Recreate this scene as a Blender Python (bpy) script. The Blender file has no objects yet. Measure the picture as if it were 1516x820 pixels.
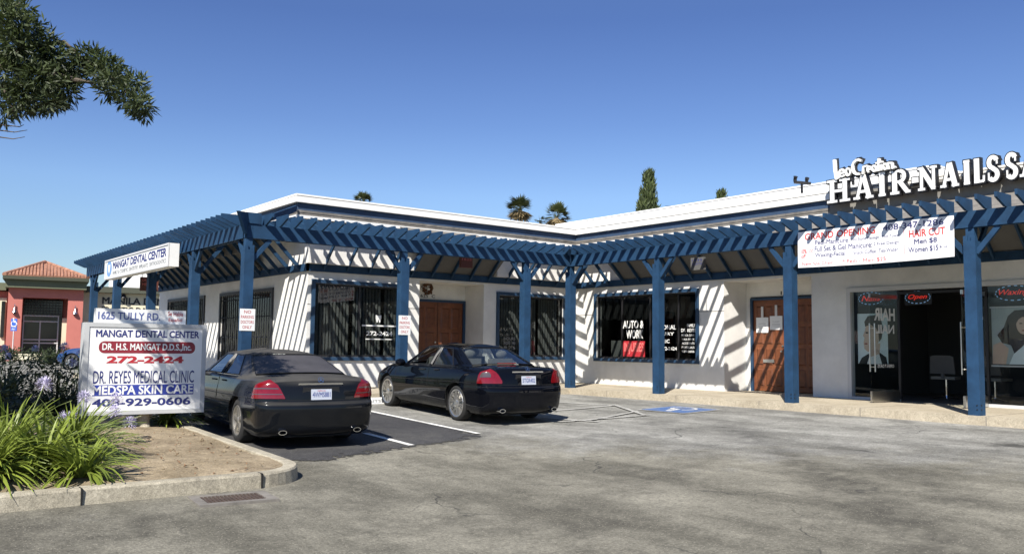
import bpy, bmesh, math, random
from mathutils import Vector, Matrix, noise
random.seed(7)
R=math.radians
sc=bpy.context.scene
col=sc.collection
# ------------------------------------------------------------------ camera
F,PI_,YA,RO=1276.5,0.0792,0.9077,0.012
CAM=Vector((-14.9905,-16.7044,1.05))
FW=Vector((math.cos(PI_)*math.cos(YA),math.cos(PI_)*math.sin(YA),math.sin(PI_)))
r0=Vector((math.sin(YA),-math.cos(YA),0)); u0=r0.cross(FW)
RV=math.cos(RO)*r0+math.sin(RO)*u0; UV=-math.sin(RO)*r0+math.cos(RO)*u0
cam=bpy.data.cameras.new('camera'); co=bpy.data.objects.new('camera',cam); col.objects.link(co)
cam.sensor_width=36; cam.lens=F/1516*36; cam.clip_end=2000; cam.clip_start=.1; cam.shift_y=.0006
M4=Matrix((RV,UV,-FW)).transposed().to_4x4(); M4.translation=CAM
co.matrix_world=M4; sc.camera=co
# ------------------------------------------------------------------ light
SUN=Vector((.83,.615,-1.0)).normalized()          # direction the light travels
ELEV=math.asin(-SUN.z); AZ=math.atan2(-SUN.x,-SUN.y)
w=bpy.data.worlds.new('World'); sc.world=w; w.use_nodes=True
nt=w.node_tree; nt.nodes.clear()
sky=nt.nodes.new('ShaderNodeTexSky'); sky.sky_type='NISHITA'; sky.sun_disc=False
sky.sun_elevation=ELEV; sky.sun_rotation=AZ; sky.altitude=0; sky.air_density=1.25; sky.dust_density=.1; sky.ozone_density=2.6
bg=nt.nodes.new('ShaderNodeBackground'); bg.inputs[1].default_value=.074
wo=nt.nodes.new('ShaderNodeOutputWorld')
tcw=nt.nodes.new('ShaderNodeTexCoord'); sxz=nt.nodes.new('ShaderNodeSeparateXYZ'); nt.links.new(tcw.outputs['Generated'],sxz.inputs[0])
rw=nt.nodes.new('ShaderNodeValToRGB'); rw.color_ramp.elements[0].position=0; rw.color_ramp.elements[0].color=(.60,.72,.98,1); rw.color_ramp.elements[1].position=.75; rw.color_ramp.elements[1].color=(.85,.88,1.0,1)
for p_,c_ in ((.11,(.65,.77,1.0,1)),(.17,(.69,.80,1.07,1)),(.25,(.56,.66,.96,1)),(.36,(.46,.55,.86,1))): e_=rw.color_ramp.elements.new(p_); e_.color=c_
nt.links.new(sxz.outputs['Z'],rw.inputs[0]); mw=nt.nodes.new('ShaderNodeMix'); mw.data_type='RGBA'; mw.blend_type='MULTIPLY'; mw.inputs['Factor'].default_value=1
nt.links.new(sky.outputs[0],mw.inputs['A']); nt.links.new(rw.outputs[0],mw.inputs['B']); nt.links.new(mw.outputs['Result'],bg.inputs[0]); nt.links.new(bg.outputs[0],wo.inputs[0])
sl=bpy.data.lights.new('sun','SUN'); sl.energy=5.0; sl.angle=R(.53); sl.color=(1,.95,.87)
so=bpy.data.objects.new('sun',sl); col.objects.link(so); so.rotation_euler=SUN.to_track_quat('-Z','Y').to_euler(); so.location=(-30,-30,40)
vs=sc.view_settings; vs.view_transform='Standard'; vs.look='None'; vs.gamma=1; vs.exposure=0.74; vs.use_curve_mapping=False
sc.cycles.max_bounces=8; sc.cycles.transparent_max_bounces=24; sc.cycles.use_denoising=True
sc.cycles.caustics_reflective=False; sc.cycles.caustics_refractive=False

# ------------------------------------------------------------------ materials
def mat(name,c,rough=.6,metal=0,coat=0,noise_amt=0,nscale=8,bump=0,bscale=60,spec=.5,dark=None,emit=0,det=4):
    m=bpy.data.materials.new(name); m.use_nodes=True; t=m.node_tree; b=t.nodes['Principled BSDF']
    b.inputs['Base Color'].default_value=(*c,1); b.inputs['Roughness'].default_value=rough; b.inputs['Metallic'].default_value=metal
    b.inputs['Coat Weight'].default_value=coat; b.inputs['Coat Roughness'].default_value=.03; b.inputs['Specular IOR Level'].default_value=spec
    if emit: b.inputs['Emission Color'].default_value=(*c,1); b.inputs['Emission Strength'].default_value=emit
    if noise_amt or bump:
        tc=t.nodes.new('ShaderNodeTexCoord')
    if noise_amt:
        n=t.nodes.new('ShaderNodeTexNoise'); n.inputs['Scale'].default_value=nscale; n.inputs['Detail'].default_value=det; n.inputs['Roughness'].default_value=.65
        t.links.new(tc.outputs['Object'],n.inputs['Vector'])
        rp=t.nodes.new('ShaderNodeMapRange'); rp.inputs['From Min'].default_value=.3; rp.inputs['From Max'].default_value=.7
        t.links.new(n.outputs['Fac'],rp.inputs['Value'])
        mx=t.nodes.new('ShaderNodeMix'); mx.data_type='RGBA'
        d=dark or tuple(x*(1-noise_amt) for x in c)
        mx.inputs['A'].default_value=(*d,1); mx.inputs['B'].default_value=(*[min(1,x*(1+noise_amt*.4)) for x in c],1)
        t.links.new(rp.outputs[0],mx.inputs['Factor']); t.links.new(mx.outputs['Result'],b.inputs['Base Color'])
    if bump:
        n2=t.nodes.new('ShaderNodeTexNoise'); n2.inputs['Scale'].default_value=bscale; n2.inputs['Detail'].default_value=5
        t.links.new(tc.outputs['Object'],n2.inputs['Vector'])
        bp=t.nodes.new('ShaderNodeBump'); bp.inputs['Strength'].default_value=bump; bp.inputs['Distance'].default_value=.01
        t.links.new(n2.outputs['Fac'],bp.inputs['Height']); t.links.new(bp.outputs[0],b.inputs['Normal'])
    return m
def glass(name,tint,refl=1.0,rough=.0,ior=1.5):
    m=bpy.data.materials.new(name); m.use_nodes=True; t=m.node_tree; t.nodes.clear()
    o=t.nodes.new('ShaderNodeOutputMaterial'); mx=t.nodes.new('ShaderNodeMixShader')
    tr=t.nodes.new('ShaderNodeBsdfTransparent'); tr.inputs[0].default_value=(*tint,1)
    gl=t.nodes.new('ShaderNodeBsdfGlossy'); gl.inputs['Roughness'].default_value=rough; gl.inputs[0].default_value=(refl,refl,refl,1)
    fr=t.nodes.new('ShaderNodeFresnel'); fr.inputs[0].default_value=ior
    ge=t.nodes.new('ShaderNodeNewGeometry'); iv=t.nodes.new('ShaderNodeMath'); iv.operation='SUBTRACT'; iv.inputs[0].default_value=1; t.links.new(ge.outputs['Backfacing'],iv.inputs[1]); mu=t.nodes.new('ShaderNodeMath'); mu.operation='MULTIPLY'; t.links.new(fr.outputs[0],mu.inputs[0]); t.links.new(iv.outputs[0],mu.inputs[1]); t.links.new(mu.outputs[0],mx.inputs[0]); t.links.new(tr.outputs[0],mx.inputs[1]); t.links.new(gl.outputs[0],mx.inputs[2]); t.links.new(mx.outputs[0],o.inputs[0])
    return m
def two_scale(name,c1,c2,scale,c3=None,scale3=1.2,rough=.9,bump=.4,bscale=120,speck=0,specscale=160,attr=None,attrcol=None,aniso=None,crack=0,fade=False,zone=None):
    """large blotches + fine grain + optional vertex mask"""
    m=bpy.data.materials.new(name); m.use_nodes=True; t=m.node_tree; b=t.nodes['Principled BSDF']; b.inputs['Roughness'].default_value=rough; b.inputs['Specular IOR Level'].default_value=.25
    tc=t.nodes.new('ShaderNodeTexCoord'); L=t.links.new
    def nz(s,d=6,r=.6,vec=None):
        n=t.nodes.new('ShaderNodeTexNoise'); n.inputs['Scale'].default_value=s; n.inputs['Detail'].default_value=d; n.inputs['Roughness'].default_value=r
        L(vec or tc.outputs['Object'],n.inputs['Vector']); return n.outputs['Fac']
    def rng(v,a,bb,lo=0,hi=1):
        q=t.nodes.new('ShaderNodeMapRange'); q.inputs['From Min'].default_value=a; q.inputs['From Max'].default_value=bb; q.inputs['To Min'].default_value=lo; q.inputs['To Max'].default_value=hi; L(v,q.inputs['Value']); return q.outputs[0]
    def mix(f,A,B,bt='MIX'):
        x=t.nodes.new('ShaderNodeMix'); x.data_type='RGBA'; x.blend_type=bt
        for k,v in (('A',A),('B',B)):
            if isinstance(v,tuple): x.inputs[k].default_value=(*v,1)
            else: L(v,x.inputs[k])
        if isinstance(f,(int,float)): x.inputs['Factor'].default_value=f
        else: L(f,x.inputs['Factor'])
        return x.outputs['Result']
    vec=None
    if aniso:
        mp=t.nodes.new('ShaderNodeMapping'); mp.inputs['Rotation'].default_value=(0,0,aniso[0]); mp.inputs['Scale'].default_value=(aniso[1],1,1); L(tc.outputs['Object'],mp.inputs['Vector']); vec=mp.outputs[0]
    c=mix(rng(nz(scale,7,.62,vec),.36,.64),c1,c2)
    if c3: c=mix(rng(nz(scale3,8,.7),.52,.75),c,c3)
    if attr:
        a=t.nodes.new('ShaderNodeAttribute'); a.attribute_name=attr
        mm=t.nodes.new('ShaderNodeMath'); mm.operation='MULTIPLY'; L(a.outputs['Fac'],mm.inputs[0]); L(rng(nz(4.5,8,.75),.38,.60,.05,.85),mm.inputs[1])
        c=mix(mm.outputs[0],c,attrcol)
    g0=rng(nz(bscale,3,.8),.28,.72,.56,1.44); g1=rng(nz(bscale*.16,4,.75),.3,.7,.80,1.20)
    gq=t.nodes.new('ShaderNodeMath'); gq.operation='MULTIPLY'; L(g0,gq.inputs[0]); L(g1,gq.inputs[1]); g=gq.outputs[0]
    gm=t.nodes.new('ShaderNodeCombineColor'); [L(g,gm.inputs[i]) for i in range(3)]
    c=mix(1.0,c,gm.outputs[0],'MULTIPLY')
    if speck:
        v=t.nodes.new('ShaderNodeTexVoronoi'); v.inputs['Scale'].default_value=specscale; L(tc.outputs['Object'],v.inputs['Vector'])
        s=rng(v.outputs['Distance'],.12,.2,speck,0)
        c=mix(s,c,(.42,.4,.36))
    if zone:
        za=t.nodes.new('ShaderNodeAttribute'); za.attribute_name='zone'; zn=t.nodes.new('ShaderNodeMath'); zn.operation='ADD'; L(za.outputs['Fac'],zn.inputs[0]); L(rng(nz(1.3,8,.7),.3,.7,-.35,.35),zn.inputs[1])
        c=mix(1.0,c,mix(rng(zn.outputs[0],.2,.8),(.78,.75,.67),(1.05,1.05,1.05)),'MULTIPLY')
    if crack:
        wn=t.nodes.new('ShaderNodeTexNoise'); wn.inputs['Scale'].default_value=1.1; wn.inputs['Detail'].default_value=6; L(tc.outputs['Object'],wn.inputs['Vector'])
        va=t.nodes.new('ShaderNodeVectorMath'); va.operation='MULTIPLY_ADD'; va.inputs[1].default_value=(1.6,1.6,0); L(wn.outputs['Color'],va.inputs[0]); L(tc.outputs['Object'],va.inputs[2])
        vo=t.nodes.new('ShaderNodeTexVoronoi'); vo.feature='DISTANCE_TO_EDGE'; vo.inputs['Scale'].default_value=.42; L(va.outputs[0],vo.inputs['Vector'])
        k1=rng(vo.outputs['Distance'],.003,.010,1,0); k2=rng(nz(.7,3,.6),.50,.62,0,crack)
        km=t.nodes.new('ShaderNodeMath'); km.operation='MULTIPLY'; L(k1,km.inputs[0]); L(k2,km.inputs[1]); c=mix(km.outputs[0],c,(.035,.034,.032))
    if fade:
        fa=t.nodes.new('ShaderNodeAttribute'); fa.attribute_name='fade'; fn=t.nodes.new('ShaderNodeMath'); fn.operation='ADD'; L(fa.outputs['Fac'],fn.inputs[0]); L(rng(nz(5,8,.75),.3,.7,-.5,.5),fn.inputs[1])
        tb=t.nodes.new('ShaderNodeBsdfTransparent'); ms=t.nodes.new('ShaderNodeMixShader'); L(rng(fn.outputs[0],.38,.62),ms.inputs[0]); L(tb.outputs[0],ms.inputs[1]); L(b.outputs[0],ms.inputs[2]); L(ms.outputs[0],[n for n in t.nodes if n.type=='OUTPUT_MATERIAL'][0].inputs[0])
    L(c,b.inputs['Base Color'])
    bp=t.nodes.new('ShaderNodeBump'); bp.inputs['Strength'].default_value=bump; bp.inputs['Distance'].default_value=.012
    L(nz(bscale,4,.7),bp.inputs['Height']); L(bp.outputs[0],b.inputs['Normal'])
    return m
M={}
M['blue']=mat('blue_paint',(.0135,.050,.112),.7,spec=.3,noise_amt=.38,nscale=3.2,det=9,bump=.25,bscale=40)
M['bluetrim']=mat('blue_trim_paint',(.014,.046,.098),.6,noise_amt=.2,nscale=5)
M['frieze']=mat('frieze_paint',(.034,.066,.125),.7,noise_amt=.3,nscale=3)
M['white']=mat('white_paint',(.80,.79,.76),.6,noise_amt=.06,nscale=3)
M['stucco']=mat('stucco',(.74,.73,.70),.9,noise_amt=.16,nscale=1.1,bump=.5,bscale=90)
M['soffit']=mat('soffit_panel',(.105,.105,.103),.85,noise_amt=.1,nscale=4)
M['weathered']=mat('weathered_wood',(.19,.175,.155),.85,noise_amt=.4,nscale=5)
M['greypanel']=mat('grey_panel',(.23,.22,.20),.8,noise_amt=.18,nscale=2)
M['concrete']=two_scale('concrete',(.365,.315,.233),(.45,.395,.30),1.3,(.30,.255,.19),.9,.9,.3,90)
M['kerb']=two_scale('kerb_concrete',(.29,.262,.20),(.375,.34,.265),1.6,(.15,.135,.11),1.8,.9,.4,80)
M['asphalt']=two_scale('asphalt',(.138,.135,.121),(.295,.289,.262),.42,(.098,.096,.088),.9,.92,1.0,36,speck=.8,specscale=30,attr='stain',attrcol=(.068,.066,.062),aniso=(R(-35),2.6),crack=.75,zone=True)
M['seal']=two_scale('seal_coat',(.040,.040,.043),(.058,.057,.058),.8,(.085,.083,.078),1.5,.85,.4,60,speck=.25,specscale=34,fade=True)
M['soil']=two_scale('soil',(.20,.158,.10),(.31,.25,.168),2.2,(.13,.095,.06),3.2,.95,1.0,38,speck=.35,specscale=26)
M['paintline']=two_scale('line_paint',(.62,.61,.57),(.76,.75,.71),2,(.22,.21,.2),2.2,.8,.3,90)
M['fadedline']=two_scale('faded_line_paint',(.33,.325,.30),(.46,.45,.42),2,(.15,.147,.135),2.2,.85,.3,90)
M['hcblue']=two_scale('faded_blue_paint',(.06,.12,.27),(.11,.17,.33),3,(.17,.17,.17),2.0,.8,.3,90)
M['door']=mat('stained_wood_door',(.20,.066,.026),.45,noise_amt=.35,nscale=7)
M['doorin']=mat('stained_wood_panel',(.165,.053,.021),.45,noise_amt=.35,nscale=7)
M['glass']=glass('window_glass',(.58,.60,.60),.9)
M['shopglass']=glass('shop_glass',(.90,.93,.93),1)
M['blind']=mat('vertical_blind',(.36,.36,.34),.7)
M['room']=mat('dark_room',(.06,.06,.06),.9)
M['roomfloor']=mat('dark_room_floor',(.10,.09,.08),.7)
M['black']=mat('black_metal',(.012,.012,.014),.5)
M['bar']=mat('black_window_bar',(.02,.022,.028),.5)
M['steel']=mat('brushed_steel',(.62,.61,.58),.28,metal=1)
M['chrome']=mat('chrome',(.82,.82,.82),.08,metal=1)
M['alu']=mat('white_aluminium',(.55,.55,.55),.5)
M['signwhite']=mat('sign_white',(.78,.78,.76),.5,noise_amt=.05,nscale=2)
M['signgrey']=mat('sign_grey_cabinet',(.46,.47,.47),.55,noise_amt=.1,nscale=4)
M['navy']=mat('navy_lettering',(.025,.032,.16),.5)
M['palenavy']=mat('faded_navy_lettering',(.10,.13,.30),.5)
M['red']=mat('red_lettering',(.42,.025,.035),.5)
M['darkred']=mat('maroon_band',(.23,.020,.032),.5)
M['sblue']=mat('blue_band',(.03,.05,.30),.5)
M['greyletter']=mat('grey_lettering',(.25,.26,.27),.5)
M['paper']=mat('paper',(.72,.73,.73),.7)
M['banner']=mat('vinyl_banner',(.80,.79,.80),.5,noise_amt=.04,nscale=2)
M['bannerred']=mat('banner_red_ink',(.55,.045,.04),.5)
M['bannernavy']=mat('banner_navy_ink',(.03,.035,.14),.5)
M['decalwhite']=mat('white_window_vinyl',(.75,.75,.73),.5)
M['decalpink']=mat('faded_red_window_vinyl',(.62,.16,.15),.5)
M['leaf']=mat('narrow_leaf',(.045,.075,.022),.5,noise_amt=.5,nscale=1.1)
M['bark']=mat('bark',(.10,.08,.06),.9,noise_amt=.4,nscale=9)
M['strap']=mat('strap_leaf',(.15,.23,.030),.42,noise_amt=.45,nscale=2.5)
M['strapdark']=mat('old_strap_leaf',(.26,.22,.09),.6,noise_amt=.4,nscale=2.5)
M['stalk']=mat('flower_stalk',(.22,.26,.09),.5)
M['lilac']=mat('lilac_petal',(.56,.52,.70),.55,noise_amt=.35,nscale=20)
M['hedge']=mat('hedge_leaf',(.030,.050,.016),.55,noise_amt=.5,nscale=2)
M['hedgelight']=mat('bright_hedge_leaf',(.10,.17,.03),.5,noise_amt=.45,nscale=2)
M['palm']=mat('palm_frond',(.055,.075,.030),.5,noise_amt=.4,nscale=2)
M['palmdry']=mat('dry_palm_frond',(.24,.18,.09),.7,noise_amt=.4,nscale=2)
M['cypress']=mat('cypress_leaf',(.030,.050,.014),.7,noise_amt=.5,nscale=.6)
M['salmon']=mat('salmon_stucco',(.46,.15,.12),.9,noise_amt=.12,nscale=.8)
M['olive']=mat('olive_trim',(.115,.125,.075),.8,noise_amt=.15,nscale=1)
M['cream']=mat('cream_stucco',(.62,.57,.42),.9,noise_amt=.1,nscale=.8)
M['tile']=mat('clay_tile',(.36,.175,.11),.8,noise_amt=.45,nscale=2.2)
M['darkglass']=mat('dark_glass',(.012,.013,.014),.1,spec=.6)
M['tyre']=mat('tyre_rubber',(.016,.016,.016),.85)
M['alloy']=mat('alloy_rim',(.56,.55,.53),.28,metal=.9)
M['alloydirty']=mat('dusty_alloy_rim',(.44,.42,.38),.38,metal=.8)
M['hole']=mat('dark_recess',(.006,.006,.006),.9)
M['trim']=mat('black_car_trim',(.010,.010,.011),.45)
M['paint']=mat('black_car_paint',(.0025,.003,.005),.4,coat=1,spec=.0); M['paint'].node_tree.nodes['Principled BSDF'].inputs['Coat IOR'].default_value=1.32
M['bluepaint']=mat('blue_car_paint',(.012,.04,.13),.3,coat=1)
M['lens']=mat('red_tail_lens',(.16,.005,.008),.12,coat=.6,noise_amt=.25,nscale=14)
M['lensclear']=mat('clear_tail_lens',(.07,.055,.055),.12,coat=1)
M['plate']=mat('number_plate',(.42,.45,.52),.45)
M['plateink']=mat('plate_ink',(.06,.08,.22),.5)
M['seat']=mat('grey_seat',(.20,.19,.17),.8)
M['carin']=mat('dark_cabin',(.03,.03,.03),.8)
M['carglass']=glass('car_glass',(.60,.64,.63),1,ior=1.85)
M['neonred']=mat('red_neon',(1,.05,.03),.5,emit=.15)
M['neonblue']=mat('blue_neon',(.30,.55,.9),.5,emit=.14)
M['skin']=mat('printed_skin',(.62,.44,.34),.6); M['hairprint']=mat('printed_dark_hair',(.025,.018,.014),.6)
M['posterbg']=mat('poster_paper',(.70,.78,.80),.5); M['postergrey']=mat('poster_grey',(.38,.43,.43),.5)
M['brownsign']=mat('brown_sign',(.12,.04,.03),.6); M['rust']=mat('rusty_grate',(.075,.052,.042),.8,noise_amt=.4,nscale=20)
M['wreath']=mat('dry_wreath',(.13,.06,.03),.9,noise_amt=.5,nscale=20)
M['hcsign']=mat('accessible_sign_blue',(.03,.10,.42),.5)
def dusty():
    m=bpy.data.materials.new('dusty_black_paint'); m.use_nodes=True; t=m.node_tree; b=t.nodes['Principled BSDF']; L=t.links.new
    tc=t.nodes.new('ShaderNodeTexCoord'); n=t.nodes.new('ShaderNodeTexNoise'); n.inputs['Scale'].default_value=2.2; n.inputs['Detail'].default_value=6
    L(tc.outputs['Object'],n.inputs['Vector'])
    sx=t.nodes.new('ShaderNodeSeparateXYZ'); L(tc.outputs['Normal'],sx.inputs[0])
    a=t.nodes.new('ShaderNodeMapRange'); a.inputs['From Min'].default_value=.25; a.inputs['From Max'].default_value=.9; a.inputs['To Max'].default_value=.6; L(sx.outputs['Z'],a.inputs['Value'])
    c=t.nodes.new('ShaderNodeMapRange'); c.inputs['From Min'].default_value=.3; c.inputs['From Max'].default_value=.7; c.inputs['To Min'].default_value=.6; c.inputs['To Max'].default_value=1.05; L(n.outputs['Fac'],c.inputs['Value'])
    mm=t.nodes.new('ShaderNodeMath'); mm.operation='MULTIPLY'; L(a.outputs[0],mm.inputs[0]); L(c.outputs[0],mm.inputs[1])
    ad=t.nodes.new('ShaderNodeMath'); ad.operation='ADD'; ad.inputs[1].default_value=.008; L(mm.outputs[0],ad.inputs[0])
    mx=t.nodes.new('ShaderNodeMix'); mx.data_type='RGBA'; mx.inputs['A'].default_value=(.005,.006,.008,1); mx.inputs['B'].default_value=(.115,.110,.102,1); L(ad.outputs[0],mx.inputs['Factor']); L(mx.outputs['Result'],b.inputs['Base Color'])
    r=t.nodes.new('ShaderNodeMapRange'); r.inputs['To Min'].default_value=.25; r.inputs['To Max'].default_value=.85; L(ad.outputs[0],r.inputs['Value']); L(r.outputs[0],b.inputs['Roughness'])
    iv=t.nodes.new('ShaderNodeMapRange'); iv.inputs['From Max'].default_value=.5; iv.inputs['To Min'].default_value=1; b.inputs['Coat IOR'].default_value=1.32; b.inputs['Coat Roughness'].default_value=.06; b.inputs['Specular IOR Level'].default_value=.03; iv.inputs['To Max'].default_value=0; L(ad.outputs[0],iv.inputs['Value']); L(iv.outputs[0],b.inputs['Coat Weight'])
    return m
M['dusty']=dusty()
M['dustyglass']=mat('dusty_rear_glass',(.055,.052,.056),.6,noise_amt=.3,nscale=3)
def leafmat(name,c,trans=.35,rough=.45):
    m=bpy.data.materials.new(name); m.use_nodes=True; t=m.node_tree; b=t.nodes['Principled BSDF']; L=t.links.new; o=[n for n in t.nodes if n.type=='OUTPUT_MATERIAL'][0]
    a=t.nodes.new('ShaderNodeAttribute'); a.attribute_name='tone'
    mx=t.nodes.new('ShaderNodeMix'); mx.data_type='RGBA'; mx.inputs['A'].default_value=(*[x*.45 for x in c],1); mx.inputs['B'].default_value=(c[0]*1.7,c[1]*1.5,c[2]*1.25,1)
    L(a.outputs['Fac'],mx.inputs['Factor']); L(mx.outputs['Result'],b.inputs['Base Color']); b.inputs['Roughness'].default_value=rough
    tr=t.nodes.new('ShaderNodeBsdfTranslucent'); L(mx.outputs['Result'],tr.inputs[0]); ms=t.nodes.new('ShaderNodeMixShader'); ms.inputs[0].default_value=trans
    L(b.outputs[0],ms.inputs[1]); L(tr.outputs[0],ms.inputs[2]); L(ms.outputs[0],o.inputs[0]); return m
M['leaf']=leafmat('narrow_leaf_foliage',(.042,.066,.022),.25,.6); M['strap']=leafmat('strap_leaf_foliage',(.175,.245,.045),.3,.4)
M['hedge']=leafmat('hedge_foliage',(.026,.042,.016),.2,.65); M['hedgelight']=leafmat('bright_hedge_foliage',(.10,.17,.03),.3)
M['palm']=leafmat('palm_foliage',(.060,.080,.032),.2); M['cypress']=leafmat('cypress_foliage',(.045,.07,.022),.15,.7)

# ------------------------------------------------------------------ mesh helpers
class MB:
    def __init__(s): s.v=[]; s.f=[]; s.tone=None; s.smooth=False
    def add(s,vs,fs,tone=None):
        n=len(s.v); s.v+= [tuple(x) for x in vs]; s.f+=[tuple(i+n for i in f) for f in fs]
        if tone is not None:
            if s.tone is None: s.tone=[.5]*n
            s.tone+=[tone]*len(vs)
        elif s.tone is not None: s.tone+=[.5]*len(vs)
        return s
    def box(s,a,b,T=None):
        x0,y0,z0=a; x1,y1,z1=b
        p=[(x0,y0,z0),(x1,y0,z0),(x1,y1,z0),(x0,y1,z0),(x0,y0,z1),(x1,y0,z1),(x1,y1,z1),(x0,y1,z1)]
        if T: p=[T(*q) for q in p]
        return s.add(p,[(0,3,2,1),(4,5,6,7),(0,1,5,4),(1,2,6,5),(2,3,7,6),(3,0,4,7)])
    def bar(s,p,q,w,h,up=(0,0,1)):
        p=Vector(p); q=Vector(q); d=(q-p).normalized(); sd=d.cross(Vector(up))
        if sd.length<1e-4: sd=d.cross(Vector((1,0,0)))
        sd.normalize(); u=sd.cross(d).normalized(); a=sd*w/2; b=u*h/2
        return s.add([p-a-b,p+a-b,p+a+b,p-a+b,q-a-b,q+a-b,q+a+b,q-a+b],[(0,1,2,3),(7,6,5,4),(0,4,5,1),(1,5,6,2),(2,6,7,3),(3,7,4,0)])
    def tube(s,pts,rads,n=8,cap=True):
        pts=[Vector(p) for p in pts]; rings=[]
        if not hasattr(rads,'__len__'): rads=[rads]*len(pts)
        ref=Vector((0,0,1))
        for i,p in enumerate(pts):
            d=(pts[min(i+1,len(pts)-1)]-pts[max(i-1,0)]).normalized()
            a=d.cross(ref if abs(d.dot(ref))<.95 else Vector((1,0,0))).normalized(); b=d.cross(a)
            rings.append([p+(a*math.cos(2*math.pi*k/n)+b*math.sin(2*math.pi*k/n))*rads[i] for k in range(n)])
        vs=[q for r in rings for q in r]; fs=[]
        for i in range(len(pts)-1):
            for k in range(n):
                fs.append((i*n+k,i*n+(k+1)%n,(i+1)*n+(k+1)%n,(i+1)*n+k))
        if cap: fs+=[tuple(range(n))[::-1],tuple((len(pts)-1)*n+k for k in range(n))]
        return s.add(vs,fs)
    def prism(s,poly,T0,T1):
        """poly 2D list; T0,T1 map 2D->3D for the two caps"""
        n=len(poly)
        vs=[T0(*p) for p in poly]+[T1(*p) for p in poly]
        return s.add(vs,[tuple(range(n))[::-1],tuple(range(n,2*n))]+[(i,(i+1)%n,n+(i+1)%n,n+i) for i in range(n)])
    def grid(s,P,close=False):
        nu=len(P); nv=len(P[0]); vs=[q for r in P for q in r]; fs=[]
        for i in range(nu-1 if not close else nu):
            for j in range(nv-1): fs.append((i*nv+j,((i+1)%nu)*nv+j,((i+1)%nu)*nv+j+1,i*nv+j+1))
        return s.add(vs,fs)
    def sphere(s,c,r,nu=12,nv=8):
        if not hasattr(r,'__len__'): r=(r,r,r)
        P=[[(c[0]+r[0]*math.sin(math.pi*j/nv)*math.cos(2*math.pi*i/nu),c[1]+r[1]*math.sin(math.pi*j/nv)*math.sin(2*math.pi*i/nu),c[2]+r[2]*math.cos(math.pi*j/nv)) for j in range(nv+1)] for i in range(nu)]
        return s.grid(P,True)
ORG={}
def obj(name,mb,m,parent=None,smooth=False,fix=True,loc=None):
    me=bpy.data.meshes.new(name); v=mb.v
    o0=ORG.get(parent.name) if parent else (Vector(loc) if loc is not None else None)
    if o0 is not None: v=[tuple(Vector(p)-o0) for p in v]
    me.from_pydata(v,[],mb.f); me.materials.append(M[m] if isinstance(m,str) else m)
    if mb.tone is not None:
        at=me.attributes.new('tone','FLOAT','POINT'); at.data.foreach_set('value',mb.tone)
    me.update()
    if fix:
        b=bmesh.new(); b.from_mesh(me); bmesh.ops.recalc_face_normals(b,faces=b.faces); b.to_mesh(me); b.free()
    if smooth:
        me.polygons.foreach_set('use_smooth',[True]*len(me.polygons))
        try: me.set_sharp_from_angle(angle=R(40))
        except Exception: pass
    o=bpy.data.objects.new(name,me); col.objects.link(o)
    if parent:
        o.parent=parent
        ORG[o.name]=o0
    elif loc is not None:
        o.location=loc; ORG[o.name]=Vector(loc)
    return o
def tag(o,label,cat,group=None):
    o['label']=label; o['category']=cat
    if group: o['group']=group
    return o
def thing(name,label,cat,loc=(0,0,0),group=None,local=False):
    o=bpy.data.objects.new(name,None); col.objects.link(o); o.location=loc; o.empty_display_size=.2
    if not local: ORG[o.name]=Vector(loc)
    return tag(o,label,cat,group)
def struct(name,mb,m,kind='structure',**k):
    o=obj(name,mb,m,**k); o['kind']=kind; return o
_tc={}
def glyphs(txt,bold=0.0,shear=0,space=1.0,depth=.0):
    key=(txt,bold,shear,space)
    if key in _tc: return _tc[key]
    cu=bpy.data.curves.new('t','FONT'); cu.body=txt; cu.size=1; cu.shear=shear; cu.space_character=space; cu.resolution_u=3; cu.fill_mode='FRONT'
    o=bpy.data.objects.new('t',cu); col.objects.link(o); bpy.context.view_layer.update()
    me=bpy.data.meshes.new_from_object(o.evaluated_get(bpy.context.evaluated_depsgraph_get()))
    bm=bmesh.new(); bm.from_mesh(me); bmesh.ops.remove_doubles(bm,verts=bm.verts[:],dist=1e-4)
    if bold:      # thicken every stroke: push the outline outwards
        acc={}
        for e in bm.edges:
            if len(e.link_faces)!=1: continue
            a,c=e.verts; d=(c.co-a.co); d.z=0
            if d.length<1e-6: continue
            d.normalize(); n=Vector((d.y,-d.x,0)); 
            if n.dot(e.link_faces[0].calc_center_median()-a.co)>0: n=-n
            acc.setdefault(a,[]).append(n); acc.setdefault(c,[]).append(n)
        for v,ns in acc.items():
            if len(ns)==2: k=ns[0]+ns[1]; k=k/max(.5,1+ns[0].dot(ns[1]))
            else: k=sum(ns,Vector())/len(ns)
            v.co+=k*bold
    bm.verts.index_update()
    vs=[(v.co.x,v.co.y) for v in bm.verts]; fs=[tuple(v.index for v in f.verts) for f in bm.faces]; bm.free()
    bpy.data.objects.remove(o); bpy.data.curves.remove(cu); bpy.data.meshes.remove(me)
    xs=[v[0] for v in vs]; ys=[v[1] for v in vs]; x0,x1,y0,y1=min(xs),max(xs),min(ys),max(ys)
    r=([((x-x0)/(x1-x0),(y-y0)/(y1-y0)) for x,y in vs],fs); _tc[key]=r; return r
def text(mb,T,txt,x0,y0,x1,y1,bold=.0,shear=0,space=1.0):
    """fit txt into the box x0..x1, y0..y1 of the panel frame T(x,y)"""
    vs,fs=glyphs(txt,bold,shear,space)
    mb.add([T(x0+(x1-x0)*x,y0+(y1-y0)*y) for x,y in vs],fs)
def panel(o,r,u):
    o=Vector(o); r=Vector(r).normalized(); u=Vector(u).normalized(); n=r.cross(u)
    return lambda d=0: (lambda x,y: o+r*x+u*y+n*d)
def px_ray(x,y):
    return (FW*F+RV*(x-758)-UV*(y-411)).normalized()

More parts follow.
